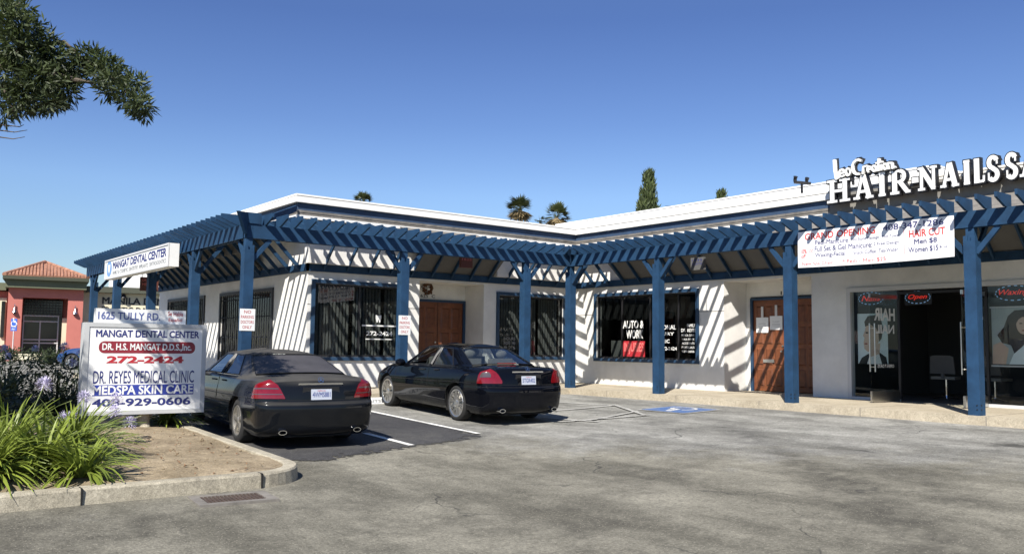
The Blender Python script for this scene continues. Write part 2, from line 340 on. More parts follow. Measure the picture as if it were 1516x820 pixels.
# ------------------------------------------------------------------ the ground
def sm(a,b,k=.5):
    h=max(k-abs(a-b),0)/k; return min(a,b)-h*h*k*.25
def gz(x,y):
    dx=-x-.15; dy=-y-.15
    m=max(0,sm(dx,dy,1.2)); m=m if m<15 else 15+ (m-15)*.2 if m<25 else 17
    if min(dx,dy)<=0: m=0
    return -.15-.03*m
def seg(px,py,a,b):
    ax,ay=a; bx,by=b; t=max(0,min(1,((px-ax)*(bx-ax)+(py-ay)*(by-ay))/((bx-ax)**2+(by-ay)**2))); return math.hypot(px-ax-t*(bx-ax),py-ay-t*(by-ay)),t
def axis(lo,hi,a,b,step,g=1.35):
    v=[a]; 
    while v[-1]<b: v.append(v[-1]+step)
    s=step
    while v[-1]<hi: s*=g; v.append(v[-1]+s)
    s=step
    while v[0]>lo: s*=g; v.insert(0,v[0]-s)
    return v
xs=axis(-300,400,-17,2.5,.13); ys=axis(-200,420,-15.5,1.5,.13)
verts=[(x,y,gz(x,y)-(0.02 if (x>-8.6 and y>0) or (x>.1) else 0)) for x in xs for y in ys]
ny=len(ys); faces=[(i*ny+j,(i+1)*ny+j,(i+1)*ny+j+1,i*ny+j+1) for i in range(len(xs)-1) for j in range(ny-1)]
g=MB(); g.add(verts,faces); ground=struct('ground',g,'asphalt',fix=False)
at=ground.data.attributes.new('stain','FLOAT','POINT'); st=[]
streaks=[((-2.9,-7.2),(-5.2,-10.0),.32,.9),((-5.0,-9.8),(-8.8,-13.9),.40,.9),((-4.2,-10.3),(-6.5,-12.9),.3,.6),((-9.9,-9.6),(-12.9,-9.1),.28,.55),((-7.6,-10.6),(-10.8,-10.5),.22,.5),((-6.0,-9.4),(-9.2,-10.6),.25,.35),((-2.2,-6.0),(-2.9,-7.4),.3,.5),((-1.2,-2.4),(-.35,-9),.14,.5),((-9.9,-11.2),(-11.2,-10.4),.3,.5)]
for (x,y,z) in verts:
    s=0
    if -18<x<3 and -16<y<2:
        wob=noise.noise((x*.9,y*.9,0))*.35
        for a,b,wd,am in streaks:
            d,t=seg(x,y,a,b); s=max(s,am*max(0,1-(abs(d+wob*.6))/(wd*1.25))**.7)
    st.append(s)
at.data.foreach_set('value',st)
az_=ground.data.attributes.new('zone','FLOAT','POINT'); az_.data.foreach_set('value',[max(0,min(1,.5+((x+6.0)*.8+(y+9.0)*.45)/3.2)) if y<1 else .6 for x,y,z in verts])
def sheet(name,poly,m,dz,step=.4):
    """flat patch following the ground, polygon given as (x,y) list"""
    b=bmesh.new(); vs=[b.verts.new((x,y,0)) for x,y in poly]; b.faces.new(vs)
    xs_=[p[0] for p in poly]; ys_=[p[1] for p in poly]
    for k,(lo,hi) in enumerate(((min(xs_),max(xs_)),(min(ys_),max(ys_)))):
        t=math.ceil(lo/step)*step
        while t<hi:
            no=(1,0,0) if k==0 else (0,1,0); c=(t,0,0) if k==0 else (0,t,0)
            bmesh.ops.bisect_plane(b,geom=b.verts[:]+b.edges[:]+b.faces[:],plane_co=c,plane_no=no); t+=step
    bmesh.ops.triangulate(b,faces=b.faces[:])
    for v in b.verts: v.co.z=gz(v.co.x,v.co.y)+dz
    me=bpy.data.meshes.new(name); b.to_mesh(me); b.free(); me.materials.append(M[m])
    for p in me.polygons:
        if p.normal.z<0: p.flip()
    o=bpy.data.objects.new(name,me); col.objects.link(o); o['kind']='structure'; return o
edge=[(-6.93,-1.2),(-6.93,-5.55),(-6.7,-5.85),(-7.3,-6.35),(-7.9,-6.55),(-8.7,-6.75),(-9.6,-7.0),(-10.2,-7.25),(-10.75,-7.1),(-10.75,-1.2)]
def ragged(P,amp=.09,st=.14):
    o=[]
    for a,c in zip(P,P[1:]+P[:1]):
        n=max(1,int(math.hypot(c[0]-a[0],c[1]-a[1])/st))
        for i in range(n):
            x=a[0]+(c[0]-a[0])*i/n; y=a[1]+(c[1]-a[1])*i/n
            k=amp if (y<-5.4) else 0
            o.append((x+k*noise.noise((x*3,y*3,1)),y+k*1.6*noise.noise((x*3,y*3,5))))
    return o
sp=sheet('asphalt_patch',ragged(edge),'seal',.010,.18)
fa=sp.data.attributes.new('fade','FLOAT','POINT'); fv=[]
low=[p for p in edge if p[1]<-5.4]
for v in sp.data.vertices:
    d=min(seg(v.co.x,v.co.y,a,c)[0] for a,c in zip(low,low[1:])); fv.append(min(1,d/.55) if v.co.y<-4.8 else 1)
fa.data.foreach_set('value',fv)
def line(a,b,wd,m='paintline',dz=.016,name='road_marking'):
    a=Vector(a); b=Vector(b); d=(b-a).normalized(); n=Vector((-d.y,d.x))*wd/2
    return sheet(name,[tuple(a-n),tuple(b-n),tuple(b+n),tuple(a+n)],m,dz,.3)
line((-6.98,-1.1),(-7.06,-5.75),.10)
line((-8.62,-5.0),(-8.66,-6.4),.10)
line((-4.58,-4.35),(-4.30,-5.55),.09,'fadedline')
line((-2.2,-2.0),(-1.75,-3.45),.08,'fadedline')
line((-4.85,-5.1),(-2.75,-5.35),.09,'fadedline',.019)
line((-2.9,-5.35),(-1.7,-3.3),.09,'fadedline',.022)
line((-4.25,-3.5),(-1.78,-3.42),.08,'fadedline',.019)
line((-4.3,-5.3),(-2.4,-4.7),.07,'fadedline',.025)
# accessible-parking emblem: faded blue square with white outline figure
ec=Vector((-1.55,-5.0))
sheet('road_marking',[(ec.x-.58,ec.y-.62),(ec.x+.58,ec.y-.62),(ec.x+.58,ec.y+.62),(ec.x-.58,ec.y+.62)],'fadedline',.012,.3)
sheet('road_marking',[(ec.x-.52,ec.y-.56),(ec.x+.52,ec.y-.56),(ec.x+.52,ec.y+.56),(ec.x-.52,ec.y+.56)],'hcblue',.016,.3)
def hcfig(T,m='paintline'):
    b=MB()
    def stroke(pts,wd):
        for a,c in zip(pts,pts[1:]):
            a=Vector(a); c=Vector(c); d=(c-a).normalized(); n=Vector((-d.y,d.x))*wd/2; a=a-d*wd*.3; c=c+d*wd*.3
            b.add([T(*p) for p in (a-n,c-n,c+n,a+n)],[(0,1,2,3)])
    ring=[(.02+.27*math.cos(R(q)),-.14+.27*math.sin(R(q))) for q in range(130,390,20)]
    stroke(ring,.06); stroke([(-.03,.22),(0,0),(.2,0),(.3,-.22)],.07); stroke([(-.02,.12),(.17,.12)],.05)
    b.add([T(-.05+.075*math.cos(R(q)),.34+.075*math.sin(R(q))) for q in range(0,360,30)],[tuple(range(12))]); return b
b=hcfig(lambda x,y:(ec.x-y,ec.y+x,gz(ec.x-y,ec.y+x)+.0195))
struct('road_marking',b,'paintline')

# sidewalk (two boxes butt-jointed, small lip)
W=8.627; WX=2.405
b=MB(); b.box((-8.78,-.15,-.4),(9,14.6,0)); b.box((-.15,-22,-.4),(9,-.15,0)); sw=struct('sidewalk',b,'concrete')
# sidewalk control joints as fine dark grooves
b=MB()
for k in range(9): y=-1.5-2.2*k; b.box((-.152,y-.006,-.15),(2.4,y+.006,.0025))
for k in range(5): x=-7.2+1.6*k; b.box((x-.006,-.152,-.15),(x+.006,2.4,.0025))
struct('sidewalk',b,'weathered')

# ------------------------------------------------------------------ commercial building
WING={'M':((-W,0),(1,0),(0,1)),'R':((0,0),(0,-1),(1,0)),'L':((-W,0),(0,1),(1,0))}
def WT(k):
    (ox,oy),(ax,ay),(nx,ny_)=WING[k]
    return lambda s,t,z:(ox+ax*s+nx*t,oy+ay*s+ny_*t,z)
TM,TR,TL=WT('M'),WT('R'),WT('L')
bld=thing('commercial_building','long white stucco storefront building with flat white roof wrapping the parking lot corner','building',(2.4,2.4,0))
def wall(k,s0,s1,z0,z1,holes,t0=WX,t1=WX+.2,name='wall',m='stucco'):
    T=WT(k); b=MB(); cur=s0
    for (a,c,lo,hi) in sorted(holes):
        if a>cur: b.box((cur,t0,z0),(a,t1,z1),T)
        if lo>z0: b.box((a,t0,z0),(c,t1,lo),T)
        if hi<z1: b.box((a,t0,hi),(c,t1,z1),T)
        cur=c
    if cur<s1: b.box((cur,t0,z0),(s1,t1,z1),T)
    return obj(name,b,m,bld)
mx=lambda X: X+W
wall('M',2.405,W+2.405,0,4.2,[(mx(-6.04),mx(-3.62),.74,2.5),(mx(-3.11),mx(-1.04),0,2.72),(mx(-.52),mx(1.86),.76,2.46)])
wall('R',-2.605,21.8,0,4.2,[(-1.54,2.16,.74,2.5),(3.03,5.49,0,2.72),(6.36,13.2,0,2.40)])
wall('L',2.605,14.4,0,4.2,[(4.5,8.2,.55,2.38),(9.7,13.2,.55,2.38)])
b=MB(); b.box((8.8,-21.8,0),(9,14.2,4.2)); b.box((-6.2,14.2,0),(9,14.4,4.2)); b.box((2.6,-21.99,0),(9,-21.8,4.2)); obj('wall',b,'stucco',bld)
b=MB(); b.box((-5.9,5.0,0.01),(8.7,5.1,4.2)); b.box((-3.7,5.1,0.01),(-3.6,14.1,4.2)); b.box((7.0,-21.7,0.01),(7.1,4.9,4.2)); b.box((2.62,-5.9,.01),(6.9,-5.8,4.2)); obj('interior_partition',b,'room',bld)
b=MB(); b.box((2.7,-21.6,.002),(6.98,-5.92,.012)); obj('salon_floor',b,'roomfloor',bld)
# recess returns and backs
b=MB()
b.box((mx(-3.31),WX+.2,0),(mx(-3.11),WX+1.1,2.72),TM); b.box((mx(-1.04),WX+.2,0),(mx(-.84),WX+1.1,2.72),TM); b.box((mx(-3.31),WX+.2,2.72),(mx(-.84),WX+1.1,2.8),TM)
b.box((mx(-3.11),WX+.9,2.3),(mx(-1.04),WX+1.1,2.72),TM); b.box((mx(-3.11),WX+.9,0),(mx(-2.86),WX+1.1,2.3),TM)
b.box((2.83,WX+.2,0),(3.03,WX+1.1,2.72),TR); b.box((5.49,WX+.2,0),(5.69,WX+1.1,2.72),TR); b.box((2.83,WX+.2,2.72),(5.69,WX+1.1,2.8),TR)
b.box((3.03,WX+.9,2.36),(5.49,WX+1.1,2.72),TR); b.box((3.03,WX+.9,0),(3.17,WX+1.1,2.36),TR); b.box((5.2,WX+.9,0),(5.49,WX+1.1,2.36),TR)
obj('entry_recess',b,'stucco',bld)
# thin reveal line in the stucco
b=MB(); 
for (k,a,c) in (('R',2.17,3.03),('R',-2.4,-1.66),('M',2.405,mx(-6.14)),('M',mx(-3.45),mx(-3.11))):
    b.box((a,WX-.004,1.98),(c,WX-.001,1.995),WT(k))
obj('stucco_reveal',b,'weathered',bld)
def band(b,t0,t1,z0,z1,y0=14.6,y1=-22):
    P=lambda t:[(-W+t,y0),(-W+t,t),(t,t),(t,y1)]
    A=P(t0);B=P(t1); vs=[]
    for i in range(4):
        vs+=[(*A[i],z0),(*B[i],z0),(*B[i],z1),(*A[i],z1)]
    fs=[(0,1,2,3),(12,15,14,13)]
    for i in range(3):
        for j in range(4): fs.append((4*i+j,4*i+(j+1)%4,4*i+4+(j+1)%4,4*i+4+j))
    return b.add(vs,fs)
roof=MB(); roof.box((-W+1.95,1.95,4.20),(8.95,14.55,4.27)); roof.box((1.95,-21.95,4.20),(8.95,1.95,4.27)); rf=obj('roof',roof,'white',bld)
b=band(MB(),1.76,2.3,4.29,4.425); band(b,1.775,2.3,4.447,4.485); obj('roof_fascia',b,'white',rf)
b=band(MB(),1.80,2.28,4.427,4.445); obj('roof_seam',b,'weathered',rf)
b=MB(); b.box((-W+1.84,1.9,4.12),(-W+1.9,14.6,4.288)); b.box((-W+1.84,1.84,4.12),(1.84,1.9,4.288)); b.box((1.84,-6.38,4.12),(1.9,1.84,4.288)); obj('frieze',b,'frieze',bld)
b=band(MB(),1.825,1.9,4.065,4.118,y1=-6.38); band(b,1.835,1.9,4.0,4.06,y1=-6.38); obj('eave_moulding',b,'weathered',bld)
b=band(MB(),1.80,1.84,3.93,3.998,y1=-6.38); obj('lower_flashing',b,'white',bld)
b=MB(); b.box((1.76,-22,3.72),(1.9,-6.385,4.285)); obj('sign_backing',b,'greypanel',bld)
b=MB(); b.box((2.6,-8.28,4.3),(8.6,3.6,4.83)); b.box((2.58,-8.29,4.835),(8.62,3.62,4.87)); obj('upper_roof',b,'white',rf)
# ledger boards
for k,a,c in (('M',2.345,W+2.345),('R',-2.345,21.8),('L',2.345,14.4)):
    b=MB(); b.box((a,2.345,2.775),(c,WX-.001,2.95),WT(k)); obj('ledger',b,'blue',bld)
# sloped soffit panels between the struts
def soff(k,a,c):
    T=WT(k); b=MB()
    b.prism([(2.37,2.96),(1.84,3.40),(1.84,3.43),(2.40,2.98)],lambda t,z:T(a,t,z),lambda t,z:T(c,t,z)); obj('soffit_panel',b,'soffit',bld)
def deck(k,a,c,t0,t1):  # unseen cover added over the rafters to shade the wall and doors below
    T=WT(k); b=MB(); q=lambda t:3.235+.137+.33*t
    b.prism([(t0,q(t0)),(t1,q(t1)),(t1,q(t1)+.012),(t0,q(t0)+.012)],lambda t,z:T(a,t,z),lambda t,z:T(c,t,z)); obj('added_shade_cover',b,'weathered',bld)
deck('M',mx(-4.1),mx(-1.75),.70,1.79); deck('R',5.9,16.8,.083,1.79); deck('L',3.1,13.6,.75,1.79)
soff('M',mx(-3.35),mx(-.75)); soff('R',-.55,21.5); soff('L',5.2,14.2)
for k,a,c in (('M',mx(-3.35),mx(-.75)),('R',-.55,21.5),('L',5.2,14.2)):
    b=MB(); b.box((a,1.80,3.38),(c,1.838,3.928),WT(k)); obj('added_shade_board',b,'weathered',bld)  # hidden board added behind the rafter tails to shade ledger and struts
for a,c in ((2.3,mx(-3.36)),(mx(-.74),W+2.3)):
    b=MB(); b.box((a,2.2,2.952),(c,WX-.002,3.92),TM); obj('wall',b,'stucco',bld)
def window(k,s0,s1,z0,z1,mull,nbl,lettering=None,trim=.09,bars=False,tm='bluetrim'):
    T=WT(k)
    b=MB(); e=.045
    for (a,c) in (((s0-trim,WX-e,z1),(s1+trim,WX-.002,z1+trim)),((s0-trim,WX-e,z0-trim),(s1+trim,WX-.002,z0)),((s0-trim,WX-e,z0),(s0,WX-.002,z1)),((s1,WX-e,z0),(s1+trim,WX-.002,z1))): b.box(a,c,T)
    wdo=obj('window',b,tm,bld)
    b=MB(); f=.045
    b.box((s0,WX+.03,z0),(s1,WX+.09,z0+f),T); b.box((s0,WX+.03,z1-f),(s1,WX+.09,z1),T)
    for q in [s0+f/2]+list(mull)+[s1-f/2]: b.box((q-f/2,WX+.03,z0+f),(q+f/2,WX+.09,z1-f),T)
    obj('frame',b,'black',wdo)
    if bars:
        b=MB(); n=int((s1-s0)/.16)
        for i in range(1,n): q=s0+(s1-s0)*i/n; b.box((q-.009,WX-.02,z0),(q+.009,WX-.002,z1),T)
        for zz in (.06,.36,.66,.93): zc=z0+(z1-z0)*zz; b.box((s0,WX+.001,zc-.012),(s1,WX+.02,zc+.012),T)
        obj('security_bars',b,'bar',wdo)
    b=MB(); b.box((s0+.01,WX+.055,z0+.01),(s1-.01,WX+.061,z1-.01),T); obj('pane',b,'glass',wdo)
    if nbl:
        b=MB(); n=int((s1-s0)/.092)
        rnd=random.Random(int(s0*100)+5)
        for i in range(n):
            if rnd.random()<.22: continue
            q=s0+.05+(s1-s0-.1)*(i+.5)/n; an=R(-32+rnd.uniform(-16,16)); dx=.030*math.cos(an); dy=.030*math.sin(an); zt=z1-.05; zb=z0+.03+rnd.uniform(0,.01)
            b.add([T(q-dx,WX+.22-dy,zb),T(q+dx,WX+.22+dy,zb),T(q+dx,WX+.22+dy,zt),T(q-dx,WX+.22-dy,zt)],[(0,1,2,3)])
        obj('blinds',b,'blind',wdo,fix=False)
    return wdo
w1=window('M',mx(-6.04),mx(-3.62),.74,2.5,[mx(-4.82)],1)
w2=window('M',mx(-.52),mx(1.86),.76,2.46,[mx(.66)],1)
w3=window('R',-1.54,2.16,.74,2.5,[-.55,.52,1.52],0)
w4=window('L',4.5,8.2,.55,2.38,[6.3],0,bars=True,tm='bar')
w5=window('L',9.7,13.2,.55,2.38,[11.4],0,bars=True,tm='bar')
# dark scalloped valance inside the right window
b=MB()
for i in range(24):
    a=-1.5+3.62*i/24; c=a+3.62/24*.92
    b.box((a,WX+.16+(i%2)*.02,1.86-(.03 if i%3 else 0)),(c,WX+.17+(i%2)*.02,2.46),TR)
obj('valance',b,'carin',w3)
b=MB(); b.box((-1.45,WX+.5,.76),(-.95,WX+.56,1.25),TR); b.box((-.62,WX+.7,.76),(-.40,WX+.76,1.75),TR); b.box((1.65,WX+.6,.76),(2.1,WX+.64,1.6),TR); obj('inner_panel',b,'blind',w3)
# window vinyl lettering
def Wp(k,t=WX+.051):
    T=WT(k); return lambda x,y:T(x,t,y)
T=Wp('R')
b=MB(); text(b,T,'AUTO &',-.53,1.58,.27,1.80,.03); text(b,T,'WORK',-.40,1.30,.24,1.54,.03); obj('lettering',b,'decalwhite',w3)
b=MB(); b.add([T(-.52,.80),T(.31,.80),T(.31,1.23),T(-.52,1.23)],[(0,1,2,3)]); obj('decal',b,'red',w3)
T2=Wp('R',WX+.048); b=MB(); text(b,T2,'INJURIES',-.48,.86,.27,1.19,.03); obj('lettering',b,'decalpink',w3)
b=MB(); text(b,T,'PERSONAL',.62,1.54,1.42,1.66,.02); text(b,T,'INJURY',.66,1.36,1.36,1.47,.02); text(b,T,'CLINIC',.70,1.18,1.2,1.28,.02); text(b,T,'408-272-2424',.62,.99,1.45,1.08,.02)
text(b,T,'FAMILY',1.80,1.60,2.08,1.68,.02); text(b,T,'DR. REYES',1.60,1.47,2.10,1.56,.02)
for i in range(5): text(b,T,['MEDICAL CLINIC','WALK-INS OK','ACCIDENTS','PHYSICALS','929-0606'][i],1.62,1.36-.105*i,2.04,1.415-.105*i,.01)
obj('lettering',b,'decalwhite',w3)
T=Wp('M'); b=MB(); text(b,T,'272-2424',mx(-4.60),1.27,mx(-3.86),1.38,.03)
b.add([T(mx(-4.73),1.50),T(mx(-3.75),1.50),T(mx(-3.75),1.535),T(mx(-4.73),1.535)],[(0,1,2,3)]); b.add([T(mx(-4.62),1.17),T(mx(-3.86),1.17),T(mx(-3.86),1.195),T(mx(-4.62),1.195)],[(0,1,2,3)])
b.add([T(mx(-4.27)+x,1.69+y) for x,y in ((-.075,.10),(-.03,.085),(.03,.085),(.075,.10),(.08,.03),(.05,-.09),(.025,-.09),(0,-.01),(-.025,-.09),(-.05,-.09),(-.08,.03))],[tuple(range(11))])
obj('lettering',b,'decalwhite',w1)
T=Wp('M'); b=MB(); 
for i in range(3): text(b,T,['HOURS','MON - FRI','9 - 5'][i],mx(-.28),1.22-.13*i,mx(.12),1.30-.13*i,.01)
obj('lettering',b,'greyletter',w2)
# panelled doors
def door(k,s0,s1,z1,t,cols,rows,leafs,slot=False):
    T=WT(k); b=MB(); b.box((s0,t+.02,.02),(s1,t+.07,z1-.06),T); d=obj('door',b,'door',bld)
    b=MB(); f=.07
    b.box((s0-f,t-.03,0),(s0,t+.09,z1),T); b.box((s1,t-.03,0),(s1+f,t+.09,z1),T); b.box((s0,t-.03,z1-.06),(s1,t+.09,z1),T); obj('frame',b,'bluetrim',d)
    b=MB(); lw=(s1-s0)/leafs
    for L in range(leafs):
        for i in range(cols):
            for j in range(rows):
                a=s0+L*lw+.10+(lw-.14)*i/cols; c=a+(lw-.14)/cols-.06; lo=.14+(z1-.26)*j/rows; hi=lo+(z1-.26)/rows-.09
                b.prism([(a,lo),(c,lo),(c,hi),(a,hi)],lambda x,y:T(x,t+.019,y),lambda x,y:T(min(max(x,a+.035),c-.035),t-.005,min(max(y,lo+.035),hi-.035)))
    obj('door_panel',b,'doorin',d)
    b=MB()
    for L in range(1,leafs): b.box((s0+L*lw-.006,t+.012,.02),(s0+L*lw+.006,t+.021,z1-.06),T)
    obj('door_gap',b,'hole',d)
    b=MB(); q=s0+lw-.07
    b.sphere(T(q,t-.05,1.0),.032); b.tube([T(q,t+.02,1.0),T(q,t-.05,1.0)],.012); b.tube([T(q,t+.02,1.13),T(q,t-.0,1.13)],.025,12); obj('handle',b,'steel',d,smooth=True)
    if slot:
        b=MB(); b.box((s0+lw*.32,t-.012,.72),(s0+lw*.32+.32,t+.0195,.80),T); obj('letter_slot',b,'steel',d)
    return d
door('M',mx(-2.78),mx(-1.12),2.29,WX+.88,2,3,2)
door('R',3.25,5.1,2.33,WX+.88,3,4,2,True)
b=MB(); T=lambda x,y:TM(x,WX+.893,y)
b2=MB(); text(b2,lambda x,y:TM(mx(x),WX+.893,y),'1625  C',-2.58,2.345,-2.05,2.43,.02); text(b2,lambda x,y:TR(x,WX+.893,y),'1635',4.06,2.39,4.5,2.48,.02); obj('house_number',b2,'black',bld)

# ------------------------------------------------------------------ pergolas
def pergola(k,s0,s1,posts,label,outer0,outer1,loc,ends):
    T=WT(k); p=thing('pergola',label,'pergola',loc)
    b=MB(); zb,zt=3.13,3.41
    a=s0-(.08 if outer0=='corner' else 0); c=s1+(.08 if outer1=='corner' else 0)
    b.box((a,-.08,zb),(c,-.035,zt-.001),T); b.box((a,.035,zb),(c,.08,zt-.001),T); obj('beam',b,'blue',p)
    # rafters
    n=int(round((ends[1]-ends[0])/.307))
    for i in range(n+1):
        s=ends[0]+.307*i; hw=.021
        tip=-.45; ti=1.80
        if outer0=='corner' and s<1.8: ti=max(.1,s-.03)              # jack rafters die on the hip
        if outer1=='valley':
            if s>s1-.45: tip=max(-.45,s-s1+.02)
            
        if outer0=='valley':
            if s<s0+.45: tip=max(-.45,s0-s+.02)
        if tip>1.7: continue
        b=MB()
        L=lambda t,z:T(s-hw,t,z); H=lambda t,z:T(s+hw,t,z)
        if tip<.1:
            t0=max(tip,-.45)
            poly=[(t0,3.535 if t0<-.3 else 3.42),(max(t0+.01,-.13),3.412),(.09,3.412),(.09,3.62),(t0,3.62)]
            b.prism(poly,L,H); st=.095
        else: st=tip
        if ti>st+.1:
            m_=.33; z0=3.235
            b.prism([(st,z0+m_*st),(ti,z0+m_*ti),(ti,z0+.135+m_*ti),(st,z0+.135+m_*st)],L,H)
        obj('rafter',b,'blue',p,fix=False)
        if i%2==0 and ti>1.7 and 0<s-s0+2.3 :
            if (outer0=='corner' and s<2.4): continue
            b=MB(); b.bar(T(s,2.375,2.83),T(s,1.42,3.80),.04,.085); obj('strut',b,'blue',p)
    for q in posts:
        b=MB(); h=.098; b.box((q-h,-h,0),(q+h,h,2.90),T); b.box((q-h+.03,-h+.035,2.90),(q+h-.03,h-.03,3.128),T)
        for e in (-1,1):     # notched horns at the head
            b.box((q+e*(h-.035)-.034,-h,2.90),(q+e*(h-.035)+.034,-h+.034,2.99),T)
        po=obj('post',b,'blue',p)
        for e in (-1,1):
            if not (a-.05<q+e*.45<c+.05): continue
            b=MB(); b.bar(T(q+e*(h-.01),-.02,2.70),T(q+e*.45,-.02,3.125),.055,.085); obj('knee_brace',b,'blue',po)
        b=MB(); b.bar(T(q,h-.01,2.62),T(q,.62,3.30),.05,.085); obj('knee_brace',b,'blue',po)
        b=MB()
        for zz in (.10,.17): b.tube([T(q+h-.045,-h+.002,zz),T(q+h-.045,-h-.012,zz)],.011,6); b.tube([T(q+h-.004,-h+.045,zz),T(q+h+.012,-h+.045,zz)],.011,6)
        obj('bolt',b,'black',po)
    return p
pm=pergola('M',0,W,[0,3.587,7.107],'blue timber pergola run along the middle wall, from the corner post to the inner corner','corner','valley',(-W/2,0,0),(.32,W+1.6))
pr=pergola('R',0,17,[0,3.043,6.568,10.092,13.6],'blue timber pergola run on the right, carrying the grand opening banner','valley','end',(0,-6,0),(-1.6,16.9))
pl=pergola('L',0,13.75,[3.2,6.6,10.1,12.95],'blue timber pergola run receding on the left, with the box sign on its beam','corner','end',(-W,7,0),(.32,13.72))
# hip rafter at the outer corner, valley fan at the inner corner
b=MB(); d=Vector((-1,-1,0)).normalized(); c0=Vector((-W,0,0))
for off in (0,):
    P=lambda t,z,e:tuple(c0+d*t+Vector((1,-1,0)).normalized()*e+Vector((0,0,z)))
    b.prism([(.46,3.53),(.17,3.20),(.11,3.20),(.11,3.625),(.52,3.60)],lambda t,z:P(t,z,-.03),lambda t,z:P(t,z,.03))
    b.prism([(.10,3.42),(-2.5,4.2),(-2.5,4.06),(.10,3.28)],lambda t,z:P(t,z,-.022),lambda t,z:P(t,z,.022))
obj('hip_rafter',b,'blue',pm)
b=MB(); b.box((-W-.10,-.105,3.42),(-W+.22,-.082,3.635)); b.box((-W-.105,-.082,3.42),(-W-.082,.22,3.635)); obj('corner_block',b,'blue',pm)
b=MB()
for an in (-22,0,22):
    q=Vector((-1,-1,0)).normalized(); q.rotate(Matrix.Rotation(R(an),3,'Z')); e=Vector((-q.y,q.x,0))*.018
    o=Vector((.05,.05,0)); 
    b.prism([(.0,3.14),(.22,3.2),(.46,3.53),(.46,3.62),(.0,3.62)],lambda t,z:tuple(o+q*t-e+Vector((0,0,z))),lambda t,z:tuple(o+q*t+e+Vector((0,0,z))))
obj('valley_rafter',b,'blue',pm)
#@@NEXT

# ------------------------------------------------------------------ salon storefront
b=MB(); f=.09; T=TR
b.box((6.36,WX-.03,2.31),(13.2,WX+.12,2.40),T); b.box((6.36,WX-.03,0),(6.45,WX+.12,2.31),T); b.box((13.1,WX-.03,0),(13.2,WX+.12,2.31),T)
b.box((6.45,WX-.02,0),(7.48,WX+.10,.06),T); b.box((9.26,WX-.02,0),(13.1,WX+.10,.06),T)
sf=obj('storefront',b,'alu',bld)
b=MB()
for q in (7.48,9.22): b.box((q,WX+.02,.06),(q+.05,WX+.08,2.31),T)
b.box((11.1,WX+.02,.06),(11.15,WX+.08,2.31),T); b.box((7.53,WX+.02,2.22),(9.22,WX+.08,2.27),T)
obj('mullion',b,'black',sf)
b=MB(); b.box((6.451,WX+.045,.06),(7.479,WX+.053,2.31),T); obj('pane',b,'shopglass',sf)
b=MB(); b.box((9.271,WX+.045,.06),(11.1,WX+.053,2.31),T); obj('pane',b,'shopglass',sf)
b=MB(); b.box((11.151,WX+.045,.06),(13.1,WX+.053,2.31),T); obj('pane',b,'shopglass',sf)
def leaf(s,ang,side,txt,mirror):
    """glass door leaf hinged at s, swung outward; local x runs from hinge to free edge"""
    h=Vector(T(s,WX-.03,0)); d=Vector((-math.cos(R(ang)),math.sin(R(ang))*side,0)); n=Vector((-d.y,d.x,0))
    P=lambda x,y,z: tuple(h+d*x+n*y+Vector((0,0,z)))
    b=MB(); b.box((0,-.006,.12),(.86,.006,2.2),P); lf=obj('glass_door',b,'shopglass',sf)
    b=MB(); b.box((0,-.022,.012),(.86,.022,.23),P); b.box((0,-.022,2.12),(.86,.022,2.2),P); obj('rail',b,'steel',lf)
    b=MB()
    for e in (-1,1):
        b.tube([P(.80,e*.06,.62),P(.80,e*.06,1.60)],.014,8)
        for z in (.72,1.5): b.tube([P(.80,e*.0065,z),P(.80,e*.06,z)],.010,6)
    obj('handle',b,'steel',lf,smooth=True)
    b=MB()
    Q=(lambda x,y:P(x,-.008*1,y)) 
    for (t_,x0,y0,x1,y1,m_) in txt:
        bb=MB()
        if mirror: text(bb,lambda x,y:P(.86-x,.009,y),t_,x0,y0,x1,y1,.03)
        else: text(bb,lambda x,y:P(.86-x,-.009,y) if False else P(.86-x,.009,y),t_,x0,y0,x1,y1,.03)
        obj('lettering',bb,m_,lf,fix=False)
    return lf
leaf(7.50,8,1,[('HAIR',.78,1.66,.12,1.92,'decalwhite'),('NAIL',.75,1.40,.16,1.58,'decalwhite'),('OPEN 7 DAYS',.72,.70,.20,.77,'decalwhite')],True)
leaf(9.24,2,1,[('NAIL',.10,1.66,.78,1.96,'decalwhite'),('JOB',.10,1.30,.56,1.50,'decalpink'),('HERE',.10,1.00,.62,1.2,'decalpink')],False)
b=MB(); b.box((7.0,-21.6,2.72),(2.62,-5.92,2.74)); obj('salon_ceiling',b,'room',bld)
# salon furniture
def chair(x,y,rz,label):
    t=thing('salon_chair',label,'chair',(x,y,.012),'white chairs inside the salon',local=True); t.rotation_euler=(0,0,R(rz))
    b=MB(); b.box((-.24,-.22,.44),(.24,.24,.50)); obj('seat',b,'seat',t)
    b=MB(); b.prism([(-.25,.56),(.25,.56),(.23,.92),(.16,.95),(-.16,.95),(-.23,.92)],lambda p,z:(p,-.235-.1*(z-.5),z),lambda p,z:(p,-.205-.1*(z-.5),z)); b.box((-.03,-.25,.46),(.03,-.2,.62)); obj('backrest',b,'soffit',t)
    b=MB(); b.tube([(0,0,.05),(0,0,.44)],.03,8)
    for k in range(5): a=R(72*k); b.tube([(0,0,.09),(.26*math.cos(a),.26*math.sin(a),.03)],.017,6)
    obj('pedestal',b,'chrome',t)
chair(3.9,-7.75,-80,'white salon chair inside the shop, nearer the open left glass door')
chair(3.9,-8.75,-95,'white salon chair inside the shop, right of the other white chair')
